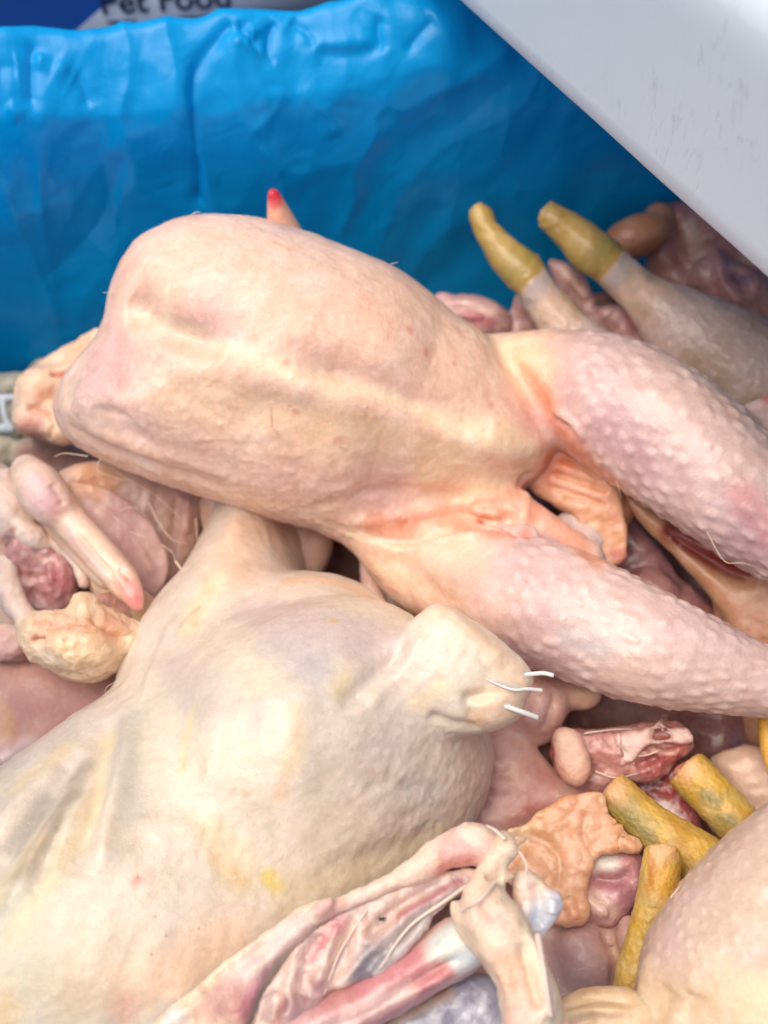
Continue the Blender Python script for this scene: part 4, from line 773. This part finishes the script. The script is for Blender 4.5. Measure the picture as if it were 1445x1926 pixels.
# --- chicken filling the lower right corner
def corner_chicken():
    f = Flesh(); f.slab([(1178, 1960), (1185, 1900), (1196, 1840), (1215, 1765), (1262, 1690), (1322, 1612), (1395, 1545), (1460, 1500), (1600, 1450), (1720, 1500), (1740, 2060), (1178, 2060)], (1420, 1800, .140), 130, 150, sm=4).ell(1490, 1870, .14, 230, 230, 0, 190, k=50)
    s = f.mesh(.0022, 1, 3); x, y, w = proj(s.V)
    s.base((206, 178, 162)); s.mottle((214, 190, 164), 20, .6, seed=3); s.mottle((188, 160, 154), 22, .6, seed=6); s.dab([(1250, 1780), (1300, 1700)], 36, (214, 184, 178), .6); s.dab([(1330, 1730), (1440, 1700)], 50, (214, 194, 168), .5)  # base colour darkened to stand in for weaker light at lower right
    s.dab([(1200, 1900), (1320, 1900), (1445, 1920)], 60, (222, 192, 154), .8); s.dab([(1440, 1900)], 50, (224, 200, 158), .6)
    s.folds([([(1215, 1790), (1205, 1870), (1200, 1930)], 18, 2), ([(1260, 1850), (1230, 1920)], 18, -2), ([(1300, 1860), (1280, 1930)], 16, -1.5)])
    m = np.clip((1870-y)/80, 0, 1); s.pimples([(1300, 2000, .13), (1400, 1800, .13), (1500, 1450, .12)], 6.2, .45, 1.5, m, (240, 222, 204)); s.rough(50, .6); s.rough(170, .25); s.wrinkle(60, .6, 4, 1-m, (np.array((.2, .8, .5)), .3)); s.rough(400, .12, 2, 14)
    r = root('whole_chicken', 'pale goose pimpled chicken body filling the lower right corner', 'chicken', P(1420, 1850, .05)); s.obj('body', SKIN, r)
    hair([(1262, 1688, .15), (1275, 1672, .152), (1283, 1662, .15)], (.25, .06), 'bristle', HAIR, r)
    f = Flesh(); f.slab([(1020, 2000), (1035, 1935), (1052, 1885), (1092, 1862), (1140, 1856), (1195, 1862), (1240, 1900), (1240, 2000)], (1130, 1930, .135), 40, 42, sm=4)
    s = f.mesh(.0016, 1, 2); s.folds([([(1060, 1890), (1120, 1875), (1180, 1880)], 7, -1.6), ([(1050, 1910), (1110, 1892), (1180, 1896)], 7, 1.4), ([(1060, 1925), (1120, 1908)], 7, -1.4)]); s.base((224, 192, 152)); s.mottle((210, 176, 142), 40, .6); s.wrinkle(90, .6, 3, None, (np.array((.95, .2, 0)), .3)); s.rough(200, .3)
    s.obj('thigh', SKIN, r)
corner_chicken()

# --- three yellow shanks poking out beside it
def shank(pts, cutdir, label, spots, z):
    f = Flesh(); f.tube(pts, k=6); a = pts[0]; b = pts[1]; t = .18
    f.cut(a[0]+(b[0]-a[0])*t, a[1]+(b[1]-a[1])*t, a[2]+(b[2]-a[2])*t, cutdir)
    s = f.mesh(.0011, 1, 1); s.base((214, 172, 78)); s.mottle((190, 138, 56), 60, .7, seed=3); s.mottle((214, 186, 120), 80, .6, seed=5); s.mottle((150, 138, 92), 110, .5, seed=8)
    for p, w, c in spots: s.dab(p, w, c, .8, .9, .8)
    s.dab([(pts[0][0], pts[0][1])], pts[0][3]*.75, (224, 170, 132), .7); s.pimples([p[:3] for p in pts], 3.4, .3, 1.25); s.rough(90, .7, 3, 4); s.rough(260, .3, 2, 4)
    r = root('shank', label, 'chicken leg', P(pts[1][0], pts[1][1], pts[1][2]-.02)); s.obj('scaly_skin', SHANK, r)
    f = Flesh(); f.ell(a[0]+(b[0]-a[0])*.15, a[1]+(b[1]-a[1])*.15, a[2], pts[0][3]*.6, pts[0][3]*.22, math.degrees(math.atan2(-cutdir[0], cutdir[1])), pts[0][3]*.6); s = f.mesh(.001, 1, 1, rag=3.2); s.base((226, 160, 136)); s.rough(200, .5); s.obj('cut_end', MEAT, r)
OL = (128, 122, 78)
shank([(1140, 1478, .112, 38), (1175, 1512, .113, 40), (1225, 1552, .114, 42), (1280, 1592, .114, 48), (1340, 1640, .112, 58), (1420, 1700, .105, 60)], (-70, -60), 'longest yellow shank with an olive stain, its cut end against the red meat', [([(1150, 1520), (1190, 1555), (1225, 1585)], 20, OL), ([(1215, 1565)], 20, (150, 140, 96))], .11)
shank([(1282, 1438, .108, 40), (1320, 1475, .108, 42), (1370, 1530, .108, 43), (1430, 1600, .105, 45)], (-60, -60), 'stubby yellow shank beside a pale knob of skin, olive flecks on it', [([(1320, 1490), (1340, 1505)], 20, OL), ([(1365, 1535), (1375, 1545)], 16, OL)], .1)
shank([(1246, 1590, .128, 34), (1243, 1640, .126, 36), (1232, 1700, .122, 36), (1212, 1770, .116, 35), (1196, 1840, .11, 38), (1190, 1900, .105, 40)], (4, -80), 'slim yellow shank pointing straight up, propped against the lower right chicken', [([(1222, 1620), (1215, 1660)], 8, (190, 120, 40))], .12)

# --- raw pieces in the hollow at the right
def hollow():
    r = root('chicken_carcass', 'red cut meat with a peach knob of fat in the hollow below the drumstick', 'carcass', P(1130, 1430, .07))
    f = Flesh(); f.slab([(1030, 1400), (1036, 1385), (1055, 1368), (1100, 1368), (1180, 1362), (1245, 1352), (1295, 1372), (1312, 1410), (1270, 1440), (1230, 1470), (1180, 1475), (1130, 1492), (1080, 1480), (1040, 1455), (1030, 1425)], (1150, 1425, .098), 34, 36, sm=4).ell(1130, 1410, .102, 70, 42, 5, 40).ell(1250, 1385, .104, 44, 26, 15, 30)
    s = f.mesh(.0014, 1, 2, rag=3.2); s.folds([([(1170, 1400), (1220, 1390), (1290, 1400)], 9, -3), ([(1190, 1440), (1250, 1425)], 9, -3), ([(1160, 1370), (1165, 1430)], 8, 2)])
    s.base((202, 146, 138)); s.dab([(1130, 1420), (1170, 1430)], 26, (216, 160, 152), .8); s.dab([(990, 1405), (1025, 1425)], 18, (204, 116, 104), .7); s.dab([(1230, 1440), (1260, 1425)], 26, (150, 60, 58), .85); s.dab([(1270, 1380), (1290, 1400)], 20, (190, 104, 96), .7); s.dab([(1175, 1385), (1215, 1380)], 12, (236, 200, 184), .85); s.dab([(1225, 1400), (1270, 1408)], 8, (232, 190, 172), .8); s.rough(110, 1.5, 3, 4); s.rough(300, .6, 2, 2); s.obj('cut_meat', MEAT, r); cm = s
    f = Flesh(); f.slab([(1040, 1380), (1062, 1366), (1092, 1378), (1108, 1410), (1112, 1450), (1092, 1480), (1062, 1470), (1044, 1430)], (1075, 1422, .110), 22, 20, sm=4); s = f.mesh(.0014, 1, 1); s.base((226, 180, 160)); s.mottle((206, 140, 130), 60, .7); s.dab([(1060, 1385), (1080, 1420)], 20, (238, 204, 180), .8); s.rough(110, .9); s.obj('fat_knob', FAT, r)
    f = Flesh(); f.slab([(1150, 1400), (1178, 1376), (1222, 1364), (1244, 1344), (1258, 1362), (1292, 1368), (1304, 1398), (1258, 1402), (1216, 1406), (1192, 1430), (1160, 1440)], (1225, 1390, .113), 6, 7, 16, sm=4)
    s = f.mesh(.0012, 1, 1, rag=3.2); s.base((222, 180, 168)); s.mottle((190, 100, 94), 60, .8, seed=6); s.rough(200, .6); s.obj('torn_membrane', MEAT, r)
    cm.hairs([([(1160, 1400, .5), (1200, 1420, 1), (1240, 1412, .6)], (.5, .3)), ([(1120, 1450, .5), (1160, 1462, 1), (1200, 1455, .5)], (.6, .2)), ([(1100, 1380, .5), (1150, 1376, 1), (1190, 1372, .6)], (.5, .2))], 'sinew', SINEW, r)
    f = Flesh(); f.slab([(1150, 1440), (1220, 1420), (1290, 1440), (1310, 1500), (1330, 1580), (1270, 1590), (1200, 1520)], (1240, 1500, .086), 30, 24, sm=4); s = f.mesh(.0017, 1, 1, rag=3.2); s.base((166, 74, 70)); s.mottle((120, 44, 46), 60, .8); s.dab([(1245, 1510), (1270, 1535)], 14, (226, 206, 200), .9); s.rough(120, 1.4); s.obj('dark_meat', MEAT, r)
    r = root('chicken_piece', 'pinkish skinned chicken piece behind the cut white quills', 'chicken piece', P(1000, 1400, .06))
    f = Flesh(); f.slab([(930, 1270), (1010, 1255), (1070, 1270), (1120, 1285), (1130, 1320), (1070, 1340), (1045, 1390), (1000, 1400), (940, 1370)], (1020, 1330, .10), 36, 36, sm=4).ell(1015, 1330, .106, 50, 50, 0, 40).ell(1095, 1312, .104, 36, 26, 0, 30, k=6)
    f.slab([(850, 1400), (940, 1370), (1000, 1400), (1050, 1450), (1110, 1480), (1100, 1540), (1020, 1560), (930, 1600), (860, 1580)], (970, 1480, .085), 50, 40, sm=4)
    s = f.mesh(.0018, 1, 2); s.folds([([(1050, 1290), (1042, 1340), (1020, 1385)], 9, -2.5)]); s.base((214, 170, 158)); s.dab([(1095, 1310)], 32, (236, 200, 168), .9); s.dab([(930, 1480), (1000, 1520)], 50, (190, 130, 122), .8); s.dab([(1000, 1460)], 40, (180, 112, 106), .7); s.dab([(960, 1440)], 30, (222, 178, 160), .7); s.rough(90, 1.2, 3, 5); s.obj('skin', SKIN, r)
    r = root('skin_flap', 'torn orange flap of chicken skin with a white fat patch, beside the yellow shanks', 'skin', P(1090, 1620, .07))
    f = Flesh(); f.slab([(930, 1575), (985, 1540), (1040, 1512), (1085, 1494), (1132, 1488), (1158, 1530), (1202, 1578), (1196, 1602), (1155, 1598), (1124, 1612), (1108, 1645), (1098, 1685), (1102, 1722), (1072, 1740), (1035, 1725), (990, 1690), (950, 1650)], (1080, 1600, .112), 8, 9, 16, sm=4)
    s = f.mesh(.0013, 1, 2, rag=3); s.folds([([(1110, 1515), (1092, 1560), (1112, 1600)], 6, -1.2), ([(990, 1560), (1045, 1600), (1050, 1670)], 8, -1.2), ([(970, 1590), (1020, 1650)], 14, 1.0), ([(1060, 1690), (1080, 1720)], 8, 2), ([(1150, 1560), (1190, 1590)], 8, 1.6)])
    s.base((224, 174, 138)); s.mottle((208, 148, 114), 40, .6); s.dab([(1070, 1720), (1050, 1700)], 22, (232, 170, 136), .7); s.dab([(970, 1565), (1010, 1545)], 10, (234, 190, 150), .7); s.rough(120, .8, 3, 4); s.rough(38, 3.2, 2, 14); s.rough(320, .2, 2, 4); s.wrinkle(70, .7, 6); s.pebble(260, .3, 3); s.obj('skin_sheet', SKIN, r)
    f = Flesh(); f.slab([(1060, 1600), (1120, 1590), (1190, 1598), (1212, 1640), (1208, 1690), (1180, 1725), (1150, 1742), (1105, 1738), (1060, 1720), (1040, 1660)], (1135, 1665, .098), 44, 40, sm=4)
    s = f.mesh(.0014, 1, 2, rag=3.2); s.folds([([(1100, 1640), (1150, 1650), (1200, 1640)], 12, -3.5), ([(1075, 1670), (1120, 1700), (1150, 1725)], 10, 2)]); s.base((190, 132, 132)); s.dab([(1115, 1615), (1140, 1610)], 22, (226, 216, 206), .95); s.dab([(1090, 1690), (1140, 1715)], 22, (220, 184, 166), .8); s.dab([(1180, 1680)], 30, (186, 134, 144), .7); s.dab([(1130, 1650), (1170, 1655)], 16, (160, 96, 100), .7); s.rough(100, .9, 3, 4); s.obj('meat', MEAT, r)
    r = root('chicken_piece', 'round pale knob of skin right of the stubby yellow shank', 'chicken piece', P(1400, 1480, .07))
    f = Flesh(); f.slab([(1335, 1425), (1385, 1402), (1440, 1415), (1500, 1460), (1500, 1560), (1420, 1560), (1370, 1515), (1345, 1470)], (1410, 1480, .09), 40, 34, sm=4); s = f.mesh(.0016, 1, 1, rag=3); s.base((226, 192, 170)); s.mottle((206, 166, 150), 50, .5); s.rough(120, .7); s.obj('skin_knob', SKIN, r)
    f = Flesh(); f.tube([(1440, 1350, .12, 16), (1450, 1410, .115, 20), (1475, 1470, .11, 24)], k=4); s = f.mesh(.0015, 1, 1); s.base((228, 176, 70)); s.rough(150, .5); s.obj('shank_stub', SHANK, r)
    r = root('whole_chicken', 'dim mauve chicken deep below the neck stump, left of the slim yellow shank', 'chicken', P(1100, 1800, .05))
    f = Flesh(); f.slab([(1000, 1740), (1080, 1720), (1140, 1740), (1200, 1720), (1230, 1790), (1200, 1900), (1060, 1920), (1000, 1860)], (1110, 1810, .085), 40, 36, sm=4).ell(1100, 1800, .09, 70, 60, 60, 44).ell(1180, 1775, .098, 26, 55, 5, 30)
    s = f.mesh(.0018, 1, 2); s.folds([([(1140, 1740), (1150, 1800), (1155, 1870)], 10, -3)]); s.base((200, 160, 148)); s.dab([(1080, 1800)], 60, (166, 132, 132), .8); s.dab([(1145, 1760), (1160, 1830)], 12, (222, 176, 142), .8); s.rough(80, .8); s.obj('body', SKIN, r)
hollow()

# --- between and behind the drumsticks
def inner():
    r = root('whole_chicken', 'shadowed chicken between the two drumsticks with a dark red slit in its skin', 'chicken', P(1330, 1130, .05))
    f = Flesh(); f.slab([(1150, 900), (1230, 960), (1300, 1000), (1400, 1040), (1500, 1100), (1560, 1350), (1450, 1330), (1380, 1200), (1330, 1120), (1270, 1050), (1200, 980)], (1350, 1080, .118), 30, 28, sm=4)
    f.tube([(1390, 1120, .10, 50), (1420, 1230, .09, 60), (1450, 1360, .08, 60)], k=16)
    s = f.mesh(.0019, 1, 2); s.folds([([(1240, 985), (1300, 1035), (1370, 1070), (1420, 1085)], 18, -4)]); s.base((206, 156, 124)); s.dab([(1270, 990), (1320, 1030), (1390, 1065)], 24, (140, 52, 46), .95, .2, 2.5); s.dab([(1410, 1160), (1430, 1250)], 40, (190, 130, 100), .6); s.rough(100, .8); s.obj('body', SKIN, r)
    f = Flesh(); f.slab([(1120, 930), (1200, 980), (1260, 1060), (1340, 1140), (1380, 1230), (1300, 1250), (1150, 1150), (1080, 1080)], (1220, 1080, .092), 40, 30, sm=4).ell(1230, 1110, .094, 50, 40, 30, 36)
    s = f.mesh(.0019, 1, 2, rag=3.2); s.base((176, 124, 122)); s.mottle((150, 90, 94), 40, .7); s.rough(70, 1.2); s.obj('inner_meat', MEAT, r)
    r = root('chicken_piece', 'thin pale stick of bone and skin in the dark gap under the breast', 'chicken piece', P(690, 1090, .08))
    f = Flesh(); f.tube([(686, 1030, .098, 12), (690, 1070, .1, 15), (700, 1110, .1, 18), (720, 1160, .095, 22)], k=4); s = f.mesh(.0014, 1, 1, rag=2.2); s.base((220, 184, 174)); s.rough(120, .6); s.obj('bone', FAT, r)
    r = root('whole_chicken', 'shadowed chicken just below the breast edge, left of the dark gap', 'chicken', P(560, 1010, .06))
    f = Flesh(); f.slab([(390, 920), (500, 940), (600, 980), (630, 1010), (600, 1090), (520, 1100), (420, 1060), (380, 990)], (510, 1010, .095), 40, 40, sm=4); s = f.mesh(.002, 1, 2); s.base((222, 184, 164)); s.mottle((206, 160, 146), 40, .5); s.rough(80, .7); s.obj('body', SKIN, r)
inner()

# --- at the back on the right: chicken with two yellow hocks raised, and pieces round it
def back_right():
    r = root('whole_chicken', 'shaded chicken at the back right with two yellow hocks raised towards the liner', 'chicken', P(1350, 680, .05))
    legs = (([(896, 382, .180, 24), (912, 425, .175, 23), (932, 455, .171, 27), (955, 485, .167, 34), (985, 512, .163, 38), (1003, 535, .160, 35), (1030, 575, .152, 40), (1070, 625, .144, 47), (1120, 680, .135, 60), (1180, 730, .125, 70)], (-10, -30), (985, 540), (945, 470)),
            ([(1012, 394, .181, 25), (1045, 415, .178, 28), (1075, 437, .174, 34), (1110, 470, .170, 42), (1140, 492, .166, 39), (1170, 520, .161, 38), (1215, 560, .154, 44), (1270, 605, .146, 66), (1340, 665, .136, 98), (1420, 725, .126, 118), (1520, 800, .115, 120)], (-30, -16), (1150, 505), (1090, 455)))
    for pts, cd_, edge, mid in legs:
        f = Flesh(); f.tube(pts, k=6); a, b = pts[0], pts[1]; f.cut(a[0]*.6+b[0]*.4, a[1]*.6+b[1]*.4, a[2]*.6+b[2]*.4, cd_); f.ell(pts[4][0]+16, pts[4][1]-22, pts[4][2], 18, 14, 0, 14, k=8)
        s = f.mesh(.0015, 1, 2); x, y, w = proj(s.V); s.base((222, 190, 168))
        dx, dy = pts[5][0]-pts[2][0], pts[5][1]-pts[2][1]; n = math.hypot(dx, dy); t = ((x-edge[0])*dx+(y-edge[1])*dy)/n+8*fbm(s.V, 120, 2, 3)
        s.mixc((206, 182, 176), np.clip(t/60-1.5, 0, .7)); s.mixc((176, 172, 178), np.exp(-((t-16)/20)**2)*.6)
        s.mixc((196, 164, 92), np.clip(-t/6+.5, 0, 1)*.95); s.mixc((178, 158, 92), np.clip(-t/6, 0, 1)*np.exp(-((t+38)/26)**2)*.9); s.mottle((160, 132, 80), 70, .4, seed=4)
        s.pimples([p[:3] for p in pts[5:]], 6.5, .4, 1.5, np.clip(t/60-1, 0, 1), (226, 200, 188)); s.rough(130, .5); s.wrinkle(130, .4, 3); s.obj('leg', SKIN, r)
    f = Flesh(); f.slab([(1180, 640), (1280, 640), (1400, 690), (1560, 700), (1600, 900), (1480, 900), (1340, 800), (1240, 740)], (1400, 780, .085), 70, 60, sm=4); s = f.mesh(.0022, 1, 2); s.base((196, 160, 150)); s.rough(60, .8); s.obj('body', SKIN, r)
    r = root('skin_piece', 'pink edged strip of skin between the two raised hocks', 'skin', P(1150, 590, .09))
    f = Flesh(); f.slab([(1030, 500), (1060, 492), (1095, 520), (1125, 560), (1128, 575), (1165, 572), (1205, 605), (1215, 635), (1250, 640), (1310, 670), (1330, 720), (1230, 700), (1130, 660), (1070, 600)], (1160, 610, .125), 16, 20, sm=4)
    s = f.mesh(.0017, 1, 2, rag=3.2); s.folds([([(1130, 590), (1150, 630)], 10, -3), ([(1200, 640), (1240, 650)], 10, 2.5), ([(1060, 520), (1100, 570)], 12, 2.5)]); s.base((216, 168, 160)); s.dab([(1170, 600), (1205, 615)], 16, (220, 130, 144), .7); s.dab([(1215, 635), (1235, 645)], 16, (206, 104, 100), .85); s.dab([(1060, 520), (1090, 550)], 22, (228, 184, 164), .8); s.rough(90, 1.3); s.obj('skin_sheet', MEAT, r)
    r = root('chicken_piece', 'rounded pink chicken piece behind the breast, below the left hock', 'chicken piece', P(900, 600, .09))
    f = Flesh(); f.ell(890, 600, .125, 75, 46, 12, 46).ell(835, 565, .13, 26, 18, 10, 20).slab([(965, 560), (985, 552), (1010, 600), (1020, 660), (960, 650)], (985, 610, .122), 18, 22, sm=4, k=6)
    s = f.mesh(.0017, 1, 2, rag=3.2); s.folds([([(840, 575), (880, 570), (950, 600)], 10, -2), ([(860, 600), (920, 590)], 10, 2)]); s.base((214, 168, 162)); s.dab([(880, 600), (920, 600)], 24, (206, 120, 128), .7); s.dab([(870, 562), (930, 580)], 8, (236, 206, 196), .8); s.dab([(960, 590), (985, 610)], 22, (206, 160, 152), .7); s.rough(100, 1.0); s.obj('meat', MEAT, r)
    r = root('chicken_piece', 'dim orange skinned piece by the liner under the edge of the white tray', 'chicken piece', P(1200, 460, .1))
    f = Flesh(); f.ell(1195, 445, .145, 66, 40, -20, 44).ell(1240, 410, .15, 30, 30, 0, 30); s = f.mesh(.002, 1, 2); s.base((214, 156, 116)); s.mottle((190, 120, 92), 40, .6); s.rough(80, 1.0); s.obj('skin', SKIN, r)
    r = root('chicken_carcass', 'dark mauve carcass half hidden under the white tray at the right', 'carcass', P(1330, 540, .07))
    f = Flesh(); f.slab([(1230, 400), (1290, 370), (1360, 400), (1600, 520), (1650, 700), (1500, 740), (1400, 680), (1300, 620), (1240, 560), (1210, 480)], (1390, 560, .118), 60, 50, sm=4).ell(1295, 440, .142, 24, 60, -15, 30).ell(1390, 560, .135, 110, 60, 40, 50)
    s = f.mesh(.0022, 1, 2, rag=3.2); s.folds([([(1260, 400), (1270, 480), (1320, 560)], 16, -5), ([(1330, 430), (1350, 520), (1400, 590)], 16, 4), ([(1380, 500), (1400, 560)], 14, -4)]); s.base((190, 138, 132)); s.dab([(1290, 420), (1305, 480)], 18, (220, 190, 164), .8); s.dab([(1350, 500), (1380, 540)], 26, (206, 150, 152), .7); s.dab([(1390, 510), (1400, 520)], 14, (110, 90, 116), .8); s.dab([(1430, 600)], 44, (206, 150, 130), .7); s.mottle((150, 88, 90), 40, .6); s.rough(80, 1.4); s.obj('body', MEAT, r)
    r = root('chicken_piece', 'whitish scrap with a red spot at the right edge above the drumstick', 'chicken piece', P(1440, 770, .12))
    f = Flesh(); f.slab([(1395, 770), (1430, 745), (1460, 735), (1540, 780), (1520, 860), (1450, 830)], (1460, 790, .148), 20, 24, sm=4); s = f.mesh(.0016, 1, 1, rag=2.2); s.base((238, 206, 198)); s.dab([(1442, 742)], 20, (206, 110, 96), .8); s.rough(110, .9); s.obj('skin', FAT, r)
back_right()
